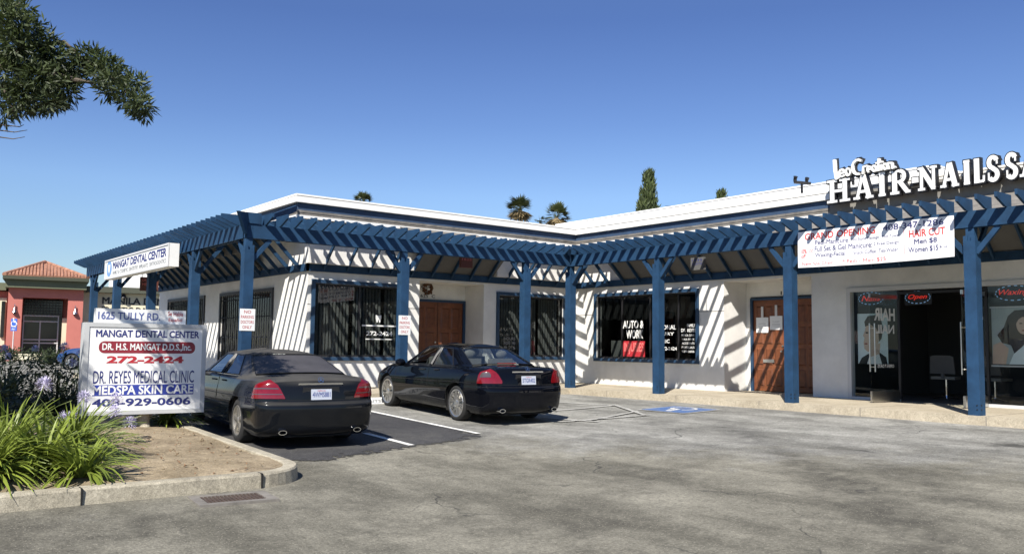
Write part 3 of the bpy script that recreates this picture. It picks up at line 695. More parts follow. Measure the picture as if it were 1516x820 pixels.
# posters (generic printed portraits)
def poster(name,o,r,wd,hg,label,woman=False):
    Pn=panel(o,r,(0,0,1)); t=thing(name,label,'poster',o)
    b=MB(); b.add([Pn(0)(0,0),Pn(0)(wd,0),Pn(0)(wd,hg),Pn(0)(0,hg)]+[Pn(-.006)(0,0),Pn(-.006)(wd,0),Pn(-.006)(wd,hg),Pn(-.006)(0,hg)],[(0,1,2,3),(7,6,5,4),(0,4,5,1),(1,5,6,2),(2,6,7,3),(3,7,4,0)])
    obj('paper_sheet',b,'postergrey' if woman else 'posterbg',t)
    def blob(nm,pts,m,d):
        b=MB(); b.add([Pn(d)(x*wd,y*hg) for x,y in pts],[tuple(range(len(pts)))]); return obj(nm,b,m,t,fix=False)
    el=lambda cx,cy,rx,ry,a=0,c=360:[(cx+rx*math.cos(R(q)),cy+ry*math.sin(R(q))) for q in range(a,c,15)]
    if woman:
        blob('printed_hair',[(.10,.52),(.22,.66),(.30,.86),(.42,.96),(.60,.97),(.74,.88),(.80,.66),(.96,.5),(.95,.3),(.78,.22),(.66,.10),(.42,.12),(.34,.34),(.18,.38)],'hairprint',.002)
        blob('printed_shirt',[(.30,0),(.98,0),(.98,.20),(.80,.36),(.62,.40),(.52,.3),(.38,.18)],'posterbg',.004)
        blob('printed_skin',[(.0,.0),(.24,.0),(.30,.28),(.16,.40),(.02,.34)],'skin',.0045)
        blob('printed_face',el(.58,.70,.135,.17),'skin',.006)
        blob('printed_hair',[(.44,.72),(.46,.86),(.60,.92),(.72,.84),(.73,.70),(.67,.82),(.56,.84),(.49,.80)],'hairprint',.008)
        for e in (-.055,.055): blob('printed_eye',el(.58+e,.725,.030,.010),'hairprint',.008)
        blob('printed_mouth',el(.58,.60,.045,.012),'darkred',.008)
    else:
        blob('printed_jacket',[(.02,0),(.98,0),(.94,.14),(.70,.24),(.34,.20),(.12,.12)],'carin',.002)
        blob('printed_shirt',[(.30,0),(.80,0),(.70,.22),(.40,.18)],'signwhite',.0035)
        blob('printed_neck',[(.42,.14),(.72,.20),(.76,.42),(.42,.36)],'skin',.005)
        blob('printed_face',[(.22,.30),(.34,.24),(.56,.30),(.70,.44),(.74,.68),(.60,.82),(.30,.80),(.25,.66),(.18,.56),(.23,.52),(.20,.42)],'skin',.0065)
        blob('printed_hair',[(.26,.74),(.24,.84),(.36,.95),(.62,.97),(.80,.88),(.86,.70),(.80,.50),(.72,.44),(.70,.62),(.62,.72),(.44,.78)],'hairprint',.008)
        blob('printed_eye',el(.32,.62,.05,.018),'hairprint',.009); blob('printed_mouth',el(.28,.40,.055,.015),'darkred',.009); blob('printed_ear',el(.66,.56,.05,.08),'skin',.0095)
    return t
poster('wall_poster',(WX+.12,-6.53,.76),(0,-1,0),.68,1.08,'poster of a dark haired man in profile, in the left salon window')
poster('wall_poster',(WX+.12,-9.30,.82),(0,-1,0),1.0,1.06,'poster of a long haired woman, in the salon window beside the right blue post',True)
b=MB(); b.box((9.28,WX+.105,1.885),(10.32,WX+.135,1.915),T); b.box((9.28,WX+.105,.77),(10.32,WX+.135,.80),T); tag(obj('poster_rail',b,'alu'),'pale rails above and below the poster of the long haired woman','rail')
def neon(s,z,wd,hg,txt,label,c='neonred',vis=1):
    t=thing('neon_sign',label,'neon sign',T(s,WX+.10,z),'neon signs in the salon window'); Pn=lambda x,y:T(s+x,WX+.10,z+y)
    b=MB(); b.box((s-.02,WX+.115,z-.02),(s+wd+.02,WX+.125,z+hg+.02),T); obj('backing',b,'black',t)
    b=MB(); text(b,Pn,txt,.06,hg*.28,wd-.06,hg*.74,.012,.35); obj('lettering',b,c,t,fix=False)
    b=MB()
    for k in range(0,36):
        if k%2: continue
        a0,a1=R(10*k),R(10*k+9); q=lambda a:T(s+wd/2+wd*.5*math.cos(a),WX+.098,z+hg/2+hg*.48*math.sin(a)); b.tube([q(a0),q(a1)],.008,5)
    obj('oval_tube',b,'neonblue',t)
neon(6.58,2.03,.56,.27,'Nails','red and blue oval neon sign reading Nails, above the poster of the man')
neon(7.62,2.02,.52,.26,'Open','red and blue oval neon sign reading Open, over the glass doorway')
neon(9.40,2.02,.66,.29,'Waxing','red and blue oval neon sign reading Waxing, above the poster of the woman')
b=MB(); b.box((4.2,-8.9,2.60),(4.32,-7.9,2.66)); tag(obj('ceiling_lamp',b,mat('tube_lamp',(1,.95,.85),.5,emit=1.2)),'slim tube light glowing on the dark salon ceiling','ceiling lamp')

# ------------------------------------------------------------------ channel letters on the right roof edge
def strokes(ch):
    """strokes in a unit cell: (polyline, half width)"""
    v=.115; h=.07; S=[]
    se=lambda x,y,wd=.22:S.append(([(x-wd,y),(x+wd,y)],h*.9))
    y0,y1=.065,.935
    if ch=='H': S+=[([(.23,0),(.23,1)],v),([(.77,0),(.77,1)],v),([(.23,.5),(.77,.5)],h)]; [se(x,y) for x in (.23,.77) for y in (y0,y1)]
    if ch=='A': S+=[([(.17,0),(.46,1)],.075),([(.50,1),(.80,0)],v),([(.28,.32),(.68,.32)],h)]; se(.16,y0,.17); se(.80,y0,.2)
    if ch=='I': S+=[([(.5,0),(.5,1)],v*1.05)]; se(.5,y0,.3); se(.5,y1,.3)
    if ch=='R':
        S+=[([(.25,0),(.25,1)],v)]; se(.25,y0); S.append(([(.03,y1),(.5,y1)],h*.9)); S.append(([(.3,.5),(.52,.5)],h*.9))
        S.append(([(.5+.22*math.cos(R(a)),.715+.215*math.sin(R(a))) for a in range(90,-91,-20)],.085)); S.append(([(.5,.5),(.86,.05)],.10)); S.append(([(.78,y0),(1.0,y0)],h*.9))
    if ch=='N': S+=[([(.2,0),(.2,1)],.075),([(.8,0),(.8,1)],.075),([(.18,.97),(.80,.04)],.11)]; se(.2,y0,.18); S.append(([(.02,y1),(.26,y1)],h*.9)); se(.8,y1,.18)
    if ch=='L': S+=[([(.3,0),(.3,1)],v)]; se(.3,y1,.24); S.append(([(.06,y0),(.9,y0)],h*.9)); S.append(([(.86,.04),(.90,.30)],.05))
    if ch=='S':
        up=[(.5+.30*math.cos(R(a)),.74+.21*math.sin(R(a))) for a in range(20,271,20)]; dn=[(.5+.32*math.cos(R(a)),.26+.21*math.sin(R(a))) for a in range(90,-161,-20)]
        S+=[(up+dn[1:],.098),([(.80,.66),(.80,.96)],.04),([(.17,.05),(.17,.36)],.04)]
    if ch=='O': S+=[([(.5+.34*math.cos(R(a)),.5+.43*math.sin(R(a))) for a in range(0,361,20)],.11)]
    if ch=='.': S+=[([(.5,.38),(.5,.62)],.16)]
    return S
def stroke_poly(pts,hw,grow,sx,sy):
    pts=[Vector((x*sx,y*sy)) for x,y in pts]; L=[];Rr=[]; hw=hw*sx if False else hw*sy*.92
    for i,p in enumerate(pts):
        d=(pts[min(i+1,len(pts)-1)]-pts[max(i-1,0)]).normalized(); n=Vector((-d.y,d.x))*(hw+grow); q=p
        if i==0: q=p-d*grow
        if i==len(pts)-1: q=p+d*grow
        L.append(q+n); Rr.append(q-n)
    return L,Rr
cs=thing('channel_letter_sign','white HAIR NAILS SALON channel letters with black edges standing along the right roof line','sign',(1.6,-6.5,4.12))
def letter(ch,s,wd,z,hg,name):
    Pn=lambda d:(lambda x,y:TR(s+x,1.62-d,z+y))
    for nm,m,d0,d1,gr in (('letter_return','black',0,.10,.018),('letter_face','signwhite',.101,.112,-.004)):
        b=MB(); k=0
        for pts,hw in strokes(ch):
            L,Rr=stroke_poly(pts,hw,gr,wd,hg); k+=1; e=.0007*k
            for i in range(len(L)-1):
                q=[L[i],L[i+1],Rr[i+1],Rr[i]]; e2=e+.0002*(i%2)
                b.prism([tuple(v) for v in q],lambda x,y:Pn(d0-e2)(x,y),lambda x,y:Pn(d1+e2)(x,y))
        if nm=='letter_return': par=obj('letter',b,m,cs)
        else: obj(nm,b,m,par)
x=6.47
for ch,wd in zip('HAIR.NAILS SALON',(.62,.50,.29,.49,.09,.45,.40,.22,.24,.26,.07,.25,.40,.36,.42,.42)):
    if ch!=' ': letter(ch,x,wd*.88,4.15+.002*(x-6.5),.50 if x<8 else .47,ch)
    x+=wd-.005
b=MB(); b.box((6.55,1.63,4.30),(14,1.72,4.36),TR); obj('raceway',b,'greypanel',cs)
# handwritten script above the H and A
for m,g_,d in (('black',.045,.02),('signwhite',.006,.09)):
    b=MB(); Pn=lambda x,y:TR(6.62+x,1.55-d,4.66+y+.02)
    def pen(pts,wd,z=0):
        pts=[Vector(p) for p in pts]
        for i,(a,c) in enumerate(zip(pts,pts[1:])):
            dd=(c-a).normalized(); n=Vector((-dd.y,dd.x))*(wd+g_); a2=a-dd*(wd*.4+g_*.7); c2=c+dd*(wd*.4+g_*.7); q=[a2+n,c2+n,c2-n,a2-n]; e=.0006*(i+z)
            b.prism([tuple(v) for v in q],lambda x,y:TR(6.62+x,1.57-d*.2,4.64+y),lambda x,y:TR(6.62+x,1.57-d-e,4.64+y))
    arc=lambda cx,cy,rx,ry,a,c,st=25:[(cx+rx*math.cos(R(t)),cy+ry*math.sin(R(t))) for t in range(a,c,st if c>a else -st)]
    pen([(.05,.42),(.06,.2),(.09,.02),(.17,.05)],.022,0)
    pen([(.16,.12)]+arc(.22,.12,.06,.075,0,300,40)+[(.28,.06)],.014,5)
    pen(arc(.37,.12,.055,.075,60,420,40),.014,14)
    pen(arc(.59,.19,.12,.15,55,300,25),.017,24)
    pen([(.70,.03),(.72,.17),(.79,.18)],.013,36)
    pen([(.80,.10)]+arc(.85,.10,.045,.06,0,300,50),.012,40); pen(arc(.96,.10,.045,.06,60,420,50)+[(1.0,.04)],.012,50)
    pen([(1.06,.28),(1.05,.04)],.014,60); pen([(1.0,.20),(1.13,.21)],.011,63); pen([(1.12,.15),(1.12,.04)],.012,66)
    pen(arc(1.20,.10,.042,.06,60,420,50),.012,70); pen([(1.27,.04),(1.27,.16),(1.34,.15),(1.35,.04),(1.40,.06)],.012,80)
    o=obj('script_lettering' if m=='black' else 'script_face',b,m,cs if m=='black' else scr)
    if m=='black': scr=o
b=MB(); b.box((7.0,1.60,4.5),(7.03,1.66,4.75),TR); b.box((7.6,1.60,4.5),(7.63,1.66,4.75),TR); obj('support',b,'black',cs)

# ------------------------------------------------------------------ vinyl banner
bn=thing('vinyl_banner','white grand opening banner with red and navy lettering hung on the right pergola','banner',TR(8.3,-.11,2.66))
def bz(x,y): return -.095-.018*math.sin(x*2.1+.4)*(1-y/.7)-.006*math.sin(x*7+y*5)
def Bp(d=0): return lambda x,y:TR(6.82+x,bz(x,y)-d,2.655+y-.02*math.sin(x/3.03*math.pi)*(1-y/.7))
b=MB(); nx_,nz_=40,8
G=[[Bp()(3.03*i/nx_,.705*j/nz_) for j in range(nz_+1)] for i in range(nx_+1)]; G2=[[Bp(-.004)(3.03*i/nx_,.705*j/nz_) for j in range(nz_+1)] for i in range(nx_+1)]
b.grid(G); b.grid(G2); obj('sheet',b,'banner',bn,fix=False)
def bt(m,items,d=.003):
    b=MB()
    for it in items: text(b,Bp(d),*it)
    obj('lettering',b,m,bn,fix=False)
bt('bannerred',[('GRAND OPENING',.15,.535,1.62,.665,.02),('HAIR CUT',2.24,.40,2.88,.53,.02),('New Spa Chair',.10,.025,.76,.10,.0),('* Pedi - Mani $25',.96,.03,1.80,.11,.0),('10%',.07,.27,.20,.36,.02),('100',.22,.28,.34,.345,-.005),('off',.08,.18,.18,.26,.01)])
bt('bannernavy',[('408-347-1286',1.76,.565,2.86,.675,.015),('Pedi-Manicure:',.38,.425,1.10,.515,.01),('Full Set & Gel Manicure:',.37,.295,1.55,.395,.01),('Waxing-Facial',.38,.165,1.02,.265,.01),('Hot Stone Massage - Hot Towel',1.14,.425,2.06,.495,.0),('2 Free Design',1.58,.305,2.05,.375,.0),('Snack-Coffee -Tea-Water',1.18,.19,2.04,.255,.0),('Men $8',2.33,.265,2.74,.365,.015),('Women $15',2.22,.125,2.76,.23,.015),('& up',2.78,.16,2.92,.21,.0)])
b=MB(); q=Bp(.003); b.add([q(2.145,.12),q(2.152,.12),q(2.152,.56),q(2.145,.56)],[(0,1,2,3)]); obj('rule',b,'bannerred',bn,fix=False)
# pale printed palm watermark on the banner
# ------------------------------------------------------------------ small signs on posts and under the pergolas
def nopark(o,r,n,label):
    Pn=panel(o,r,(0,0,1)); t=thing('parking_sign',label,'parking sign',o,'no parking doctors only signs')
    b=MB(); b.prism([(-.155,0),(.155,0),(.155,.43),(-.155,.43)],Pn(0),Pn(.006)); obj('plate',b,'signwhite',t)
    b=MB()
    for i,tx in enumerate(('NO','PARKING','DOCTORS','ONLY')):
        wd=(.07,.13,.13,.095)[i]; text(b,Pn(.0075),tx,-wd,.34-.1*i,wd,.40-.1*i,.01)
    obj('lettering',b,'red',t,fix=False)
nopark((-W,-.102,1.29),(1,0,0),0,'white no parking sign with red letters on the corner post')
nopark((-5.04,-.102,1.27),(1,0,0),0,'white no parking sign with red letters on the post left of the wooden door')
def blade(k,s,t,z,wd,hg,m,label,txt,across):
    T=WT(k); th=thing('hanging_sign',label,'hanging sign',T(s,t,z)); b=MB()
    if across: b.box((s-.04,t-wd/2,z),(s+.04,t+wd/2,z+hg),T)
    else: b.box((s-wd/2,t-.04,z),(s+wd/2,t+.04,z+hg),T)
    obj('sign_box',b,m,th); b=MB()
    for e in (-.4,.4):
        q=T(s,t+wd*e,z+hg) if across else T(s+wd*e,t,z+hg); b.tube([q,(q[0],q[1],q[2]+.35)],.008,6)
    obj('hanger',b,'black',th)
    if txt:
        b=MB(); 
        for i,tx in enumerate(txt):
            y1=hg*(.88-.3*i); y0=y1-hg*.2
            if across:
                e=-.042 if k=='L' else .042
                text(b,lambda x,y:T(s+e,t+x,z+y),tx,-wd*.4,y0,wd*.4,y1,.01)
            else: text(b,lambda x,y:T(s+x,t-.042,z+y),tx,-wd*.4,y0,wd*.4,y1,.01)
        obj('lettering',b,'decalpink' if m=='brownsign' else 'bannernavy',th,fix=False)
blade('M',mx(-2.46),1.25,3.02,.36,.27,'brownsign','small dark red box sign hung under the pergola above the left wooden door',['1625'],False)
blade('R',3.1,1.35,2.94,.40,.30,'soffit','small pale box sign hung under the right pergola, left of the papered door',['1635','SUITE'],False)
blade('L',9.6,.75,2.52,.5,.40,'brownsign','dark brown hanging sign under the far end of the left pergola',['DR. REYES','MEDICAL'],True)
# wreath over the left door
t=thing('door_wreath','round brown wreath hung above the left wooden door','wreath',TM(mx(-2.31),WX+.86,2.58))
b=MB(); c=Vector(TM(mx(-2.31),WX+.85,2.60)); rnd=random.Random(3)
for k in range(90):
    a=rnd.uniform(0,6.28); rr=.125+rnd.gauss(0,.025); p=c+Vector((rr*math.cos(a),rnd.uniform(-.035,.03),rr*math.sin(a))); b.sphere(p,rnd.uniform(.018,.034),5,4)
obj('twigs',b,'wreath',t)
b=MB(); b.sphere(c+Vector((0,-.02,-.03)),(.045,.03,.035),8,6); obj('ribbon',b,'paper',t)
# notices taped to the right door
for s,wd,z,hg,lab in ((3.53,.36,1.46,.38,'left white paper notice taped to the right wooden door'),(3.935,.36,1.53,.34,'right white paper notice taped to the right wooden door, hung a little higher')):
    t=thing('paper_notice',lab,'notice',TR(s,WX+.85,z)); b=MB(); q=WX+.872
    b.box((s-wd/2,q-.003,z),(s+wd/2,q,z+hg),TR); obj('sheet',b,'paper',t)
    b=MB(); b.box((s-.035,q-.002,z+hg),(s+.035,q,z+hg+.27),TR); obj('tape_strip',b,'alu',t)
    b=MB(); text(b,lambda x,y:TR(x,q-.004,y),'NOTICE' if s<3.8 else 'CLOSED',s-.10,z+hg*.55,s+.10,z+hg*.62,.005)
    for i in range(2): b.add([TR(s-.12,q-.004,z+hg*(.4-.1*i)),TR(s+.12,q-.004,z+hg*(.4-.1*i)),TR(s+.12,q-.004,z+hg*(.42-.1*i)),TR(s-.12,q-.004,z+hg*(.42-.1*i))],[(0,1,2,3)])
    obj('print',b,'greyletter',t,fix=False)
# ------------------------------------------------------------------ box sign on the left pergola
t=thing('box_sign','long white MANGAT DENTAL CENTER box sign on the left pergola beam','sign',(-9.0,6.2,2.8))
Y0,Y1,Z0,Z1=3.4,9.3,2.76,3.29
b=MB(); b.box((-9.15,Y0,Z0),(-8.93,Y1,Z1)); bx_=obj('cabinet',b,'signwhite',t)
b=MB(); e=.04
b.box((-9.17,Y0-.005,Z1-e),(-9.151,Y1+.005,Z1+.004)); b.box((-9.17,Y0-.005,Z0-.004),(-9.151,Y1+.005,Z0+e)); b.box((-9.17,Y0-.005,Z0+e),(-9.151,Y0+e,Z1-e)); b.box((-9.17,Y1-e,Z0+e),(-9.151,Y1+.005,Z1-e)); obj('sign_frame',b,'alu',bx_)
b=MB(); 
for yy in (4.2,8.0): b.box((-8.93,yy-.03,2.9),(-8.72,yy+.03,2.98)); b.box((-8.93,yy-.03,3.2),(-8.72,yy+.03,3.28))
obj('bracket',b,'blue',t)
Pn=lambda x,y:(-9.154,Y1-x,Z0+y)
b=MB(); text(b,Pn,'MANGAT DENTAL CENTER',.85,.24,5.7,.445,.035); obj('lettering',b,'navy',t,fix=False)
b=MB(); text(b,Pn,'FAMILY & COSMETIC DENTISTRY, IMPLANTS, ORTHODONTICS',.85,.075,5.7,.19,.02); obj('lettering',b,'greyletter',t,fix=False)
b=MB(); b.add([Pn(.45+.28*math.cos(R(q)),.28+.22*math.sin(R(q))) for q in range(0,360,15)],[tuple(range(24))]); lg=obj('tooth_logo',b,mat('logo_blue',(.16,.30,.55),.5),t,fix=False)
b=MB(); b.add([(-9.157,Y1-.45-x*1.7,Z0+.28+y*1.25) for x,y in ((-.075,.10),(-.03,.085),(.03,.085),(.075,.10),(.08,.03),(.05,-.09),(.025,-.09),(0,-.01),(-.025,-.09),(-.05,-.09),(-.08,.03))],[tuple(range(11))]); obj('tooth_mark',b,'signwhite',lg,fix=False)
# ------------------------------------------------------------------ island: kerb and soil
def isl_path(off):
    """outline of the raised bed, offset inward by off"""
    r=.65-off; P=[(-40,-8.28+off)]
    cx,cy=-10.93-.65,-8.28+.65
    for a in range(-90,1,10): P.append((cx+r*math.cos(R(a)),cy+r*math.sin(R(a))))
    P.append((-10.93-off,1.2)); return P
def dens(P,st=.5):
    o=[]
    for a,c in zip(P,P[1:]):
        n=max(1,int(math.hypot(c[0]-a[0],c[1]-a[1])/st)); o+=[(a[0]+(c[0]-a[0])*i/n,a[1]+(c[1]-a[1])*i/n) for i in range(n)]
    return o+[P[-1]]
A=dens(isl_path(0)); b=MB(); NB=len(A)
def ring_at(off,dz): 
    # offset every dense point along the local normal
    o=[]
    for i,p in enumerate(A):
        q0=Vector(A[max(i-1,0)]); q1=Vector(A[min(i+1,NB-1)]); d=(q1-q0).normalized(); n=Vector((-d.y,d.x)); v=Vector(p)+n*off; o.append((v.x,v.y,gz(p[0],p[1])+dz))
    return o
Rg=[ring_at(0,-.1),ring_at(.015,.125),ring_at(.03,.145),ring_at(.15,.148),ring_at(.165,.14),ring_at(.17,-.05)]
b.grid(Rg); struct('kerb',b,'kerb',fix=True)
b=MB()
for (px,py,dx_,dy_) in ((-11.55,-8.30,.006,.2),(-13.2,-8.30,.006,.2),(-15,-8.30,.006,.2)):
    z=gz(px,py-.1); b.box((px-.006,py-.002+.012,z),(px+.006,py+.18,z+.151))
struct('kerb',b,'hole')
# soil sheet
b=MB(); X0=[-40+i*1.0 for i in range(24)]+[-16+.16*i for i in range(33)]; X0=[x for x in X0 if x<-11.08]+[-11.08]; YY=[-8.12+.16*i for i in range(30)]+[-3.3+.5*i for i in range(10)]
def soilz(x,y):
    z=gz(min(x,-11.05),y)+.128+.028*noise.noise((x*1.7,y*1.7,3))+.016*noise.noise((x*6,y*6,9))
    return z+.02*max(0,min(1,(-11.05-x)/.8))*max(0,min(1,(y+8.2)/.8))*2
cx,cy=-11.58,-7.63
def clampc(x,y):
    if x>cx and y<cy:
        d=math.hypot(x-cx,y-cy)
        if d>.50: x,y=cx+(x-cx)*.50/d,cy+(y-cy)*.50/d
    return x,y
G=[[(lambda q:(q[0],q[1],soilz(*q)))(clampc(x,y)) for y in YY] for x in X0]; b.grid(G); struct('planter_soil',b,'soil',smooth=True)
# pebbles and dry leaves scattered on the soil
rnd=random.Random(11); b=MB()
for k in range(110):
    x=rnd.uniform(-13.2,-11.12); y=rnd.uniform(-8.0,-4.6); x,y=clampc(x,y); r=abs(rnd.gauss(0,.008))+.004; b.sphere((x,y,soilz(x,y)+r*.3),(r*1.3,r,r*.7),5,4)
struct('soil_pebbles',b,'soil','stuff')
b=MB()
for k in range(150):
    x=rnd.uniform(-13.2,-11.2); y=rnd.gauss(-6.4,.9); y=max(-8,min(-4.5,y)); x,y=clampc(x,y); a=rnd.uniform(0,6.28); l=rnd.uniform(.02,.055); d=Vector((math.cos(a),math.sin(a),rnd.uniform(-.1,.3)))*l; n=Vector((-d.y,d.x,0)).normalized()*l*.18; o=Vector((x,y,soilz(x,y)+.008)); b.add([o-n,o+d*.5-n*1.4+Vector((0,0,.012)),o+d,o+d*.5+n*1.4+Vector((0,0,.012))],[(0,1,2,3)])
struct('dry_leaf_litter',b,mat('dry_leaf',(.20,.11,.055),.8,noise_amt=.5,nscale=5),'stuff',fix=False)
# storm drain in front of the kerb
t=thing('storm_drain','dark rectangular storm drain grate set in the asphalt below the kerb','drain grate',(-11.98,-8.62,gz(-11.98,-8.6)))
zz=gz(-11.98,-8.62)+.012; ang=R(-6); Pd=lambda x,y,z:(-11.98+x*math.cos(ang)-y*math.sin(ang),-8.66+x*math.sin(ang)+y*math.cos(ang),zz+z)
b=MB()
for a,c in (((-.36,-.26,-.05),(.36,-.18,.004)),((-.36,.18,-.05),(.36,.26,.004)),((-.36,-.18,-.05),(-.27,.18,.004)),((.27,-.18,-.05),(.36,.18,.004))): b.box(a,c,Pd)
obj('drain_frame',b,'weathered',t)
b=MB(); b.box((-.27,-.18,-.06),(.27,.18,-.035),Pd); obj('drain_pit',b,'hole',t)
b=MB()
for i in range(15): x=-.25+.0357*i; b.box((x-.008,-.18,-.03),(x+.010,.18,.001),Pd)
b.box((-.27,-.012,-.028),(.27,.012,.002),Pd); obj('grate',b,'rust',t)
# concrete wheel stop
t=thing('wheel_stop','white concrete wheel stop with faded stencilled letters at the kerb between the cars','wheel stop',(-6.3,-.75,gz(-6.3,-.75)))
b=MB(); b.prism([(-.09,0),(.09,0),(.075,.10),(.05,.125),(-.05,.125),(-.075,.10)],lambda y,z:(-7.55,-.80+y,gz(-6.7,-.8)+z),lambda y,z:(-5.35,-.80+y,gz(-5.6,-.8)+z)); obj('block',b,'signwhite',t)
b=MB(); Pw=lambda x,y:(-7.5+x,-.80-.0835-.006+y*.15,gz(-6.5,-.8)+.012+y); text(b,Pw,'DENTAL PATIENTS ONLY',.15,.02,1.95,.075,.02); obj('lettering',b,'greyletter',t,fix=False)

# ------------------------------------------------------------------ monument sign
an=R(-4); MO=Vector((-12.40,-4.26,0)); mr=Vector((math.cos(an),math.sin(an),0)); mn=Vector((mr.y,-mr.x,0))
t=thing('monument_sign','grey framed street sign listing dental and medical offices, standing in the planting bed','sign',tuple(MO+mr*.77))
MP=lambda x,d,z:tuple(MO+mr*x+mn*d+Vector((0,0,z)))
WD,ZB,ZT=1.545,.085,1.285
b=MB(); b.box((0,-.30,ZB),(WD,0,ZT),MP); cab=obj('cabinet',b,'signgrey',t)
b=MB(); e=.045
b.box((-.012,-.31,ZB-.012),(WD+.012,.018,ZB+e),MP); b.box((-.012,-.31,ZT-e),(WD+.012,.018,ZT+.012),MP); b.box((-.012,-.31,ZB+e),(e,.018,ZT-e),MP); b.box((WD-e,-.31,ZB+e),(WD+.012,.018,ZT-e),MP); obj('sign_frame',b,'signgrey',cab)
b=MB(); b.box((e,.001,ZB+e),(WD-e,.006,ZT-e),MP); obj('sign_face',b,'signwhite',cab)
Pf=lambda d:(lambda x,y:MP(x,d,ZB+y))
def sx(px): return (px-118)/182*WD*.985+.01
def sz(py): return (613-py)/134*1.2
def mt(m,items,d=.009):
    b=MB()
    for tx,x0,x1,yb,yt,bo in items: text(b,Pf(d),tx,sx(x0),sz(yb),sx(x1),sz(yt),bo)
    obj('lettering',b,m,cab,fix=False)
def rr(x0,y0,x1,y1,r,n=6):
    P=[]
    for cx,cy,a0 in ((x1-r,y0+r,-90),(x1-r,y1-r,0),(x0+r,y1-r,90),(x0+r,y0+r,180)):
        P+=[(cx+r*math.cos(R(a0+90*i/n)),cy+r*math.sin(R(a0+90*i/n))) for i in range(n+1)]
    return P
def patch(m,poly,d,name='colour_band'):
    b=MB(); b.add([Pf(d)(*p) for p in poly],[tuple(range(len(poly)))]); obj(name,b,m,cab,fix=False)
patch('darkred',rr(sx(137),sz(523),sx(285),sz(505),.07),.0075)
patch('sblue',[(sx(131),sz(586)),(sx(285),sz(586)),(sx(285),sz(570)),(sx(131),sz(570))],.0075)
mt('navy',[('MANGAT DENTAL CENTER',132,291,499,488,.03)])
mt('signwhite',[('DR. H.S. MANGAT D.D.S.,Inc.',142,279,520,508,.025),('MEDSPA SKIN CARE',131,284,584.5,571,.028)],.0105)
mt('red',[('272-2424',149,267,538,527,.045)])
mt('navy',[('DR. REYES MEDICAL CLINIC',131,285,568,549,.005),('408-929-0606',131,281,602,590,.03)])
b=MB(); b.box((.12,-.20,ZT+.013),(1.28,-.06,ZT+.205),MP); up=obj('address_panel',b,'signwhite',t)
Pu=lambda d:(lambda x,y:MP(.12+x,-.06+d,ZT+.013+y))
b=MB(); text(b,Pu(.003),'1625 TULLY RD.',.03,.045,.82,.15,.025); obj('lettering',b,'palenavy',up,fix=False)
b=MB(); text(b,Pu(.003),'Se Habla',.92,.115,1.12,.175,.01); text(b,Pu(.003),'Español',.93,.02,1.11,.085,.01); obj('lettering',b,'red',up,fix=False)
b=MB(); bp=MO+mr*.80+mn*-.15; b.tube([(bp.x,bp.y,-.3),(bp.x,bp.y,.02),(bp.x,bp.y,.09)],[.085,.075,.075],12)
b.tube([(bp.x-.0,bp.y,-.22),(bp.x+.02,bp.y-.02,-.10),(bp.x+.10,bp.y,.09)],[.11,.07,.05],10); obj('post',b,'kerb',t,smooth=True)

# ------------------------------------------------------------------ cars
def cr(p0,p1,p2,p3,t):
    return 0.5*((2*p1)+(-p0+p2)*t+(2*p0-5*p1+4*p2-p3)*t*t+(-p0+3*p1-3*p2+p3)*t**3)
class Car:
    """half-body surface S(u,v): u 0 (rear centre) .. 1 (front centre), v row index (float)"""
    def __init__(s,L,Wd,H,ax0,wb,rows,wheel_r):
        s.L,s.W,s.H,s.ax0,s.wb,s.rows,s.wr=L,Wd,H,ax0,wb,rows,wheel_r
        s.nk=len(rows[0])
    def row(s,i,u):
        K=s.rows[i]; n=s.nk-1; x=u*n; k=min(int(x),n-1); t=x-k
        def g(j):
            if j<0: a=K[-j]; return Vector((-a[0],a[1],a[2]))
            if j>n: a=K[2*n-j]; return Vector((-a[0],a[1],a[2]))
            return Vector(K[j])
        return cr(g(k-1),g(k),g(k+1),g(k+2),t)
    def S(s,u,v):
        n=len(s.rows)-1; v=max(0,min(n,v)); k=min(int(v),n-1); t=v-k
        a,b=s.row(k,u),s.row(k+1,u)
        if k in s.lin: return a.lerp(b,t)
        p=s.row(k-1,u) if k>0 and (k-1) not in s.lin else a*2-b
        q=s.row(k+2,u) if k+2<=n and (k+1) not in s.lin else b*2-a
        return cr(p,a,b,q,t)
    def N(s,u,v,sg=1):
        e=1e-3; a=s.S(min(1,u+e),v)-s.S(max(0,u-e),v); n_=len(s.rows)-1; b=s.S(u,min(n_,v+.02))-s.S(u,max(0,v-.02)); n=b.cross(a)
        return n.normalized() if n.length>1e-9 else Vector((0,0,1))
def mir(p,sg): return (p[0]*sg,p[1],p[2])
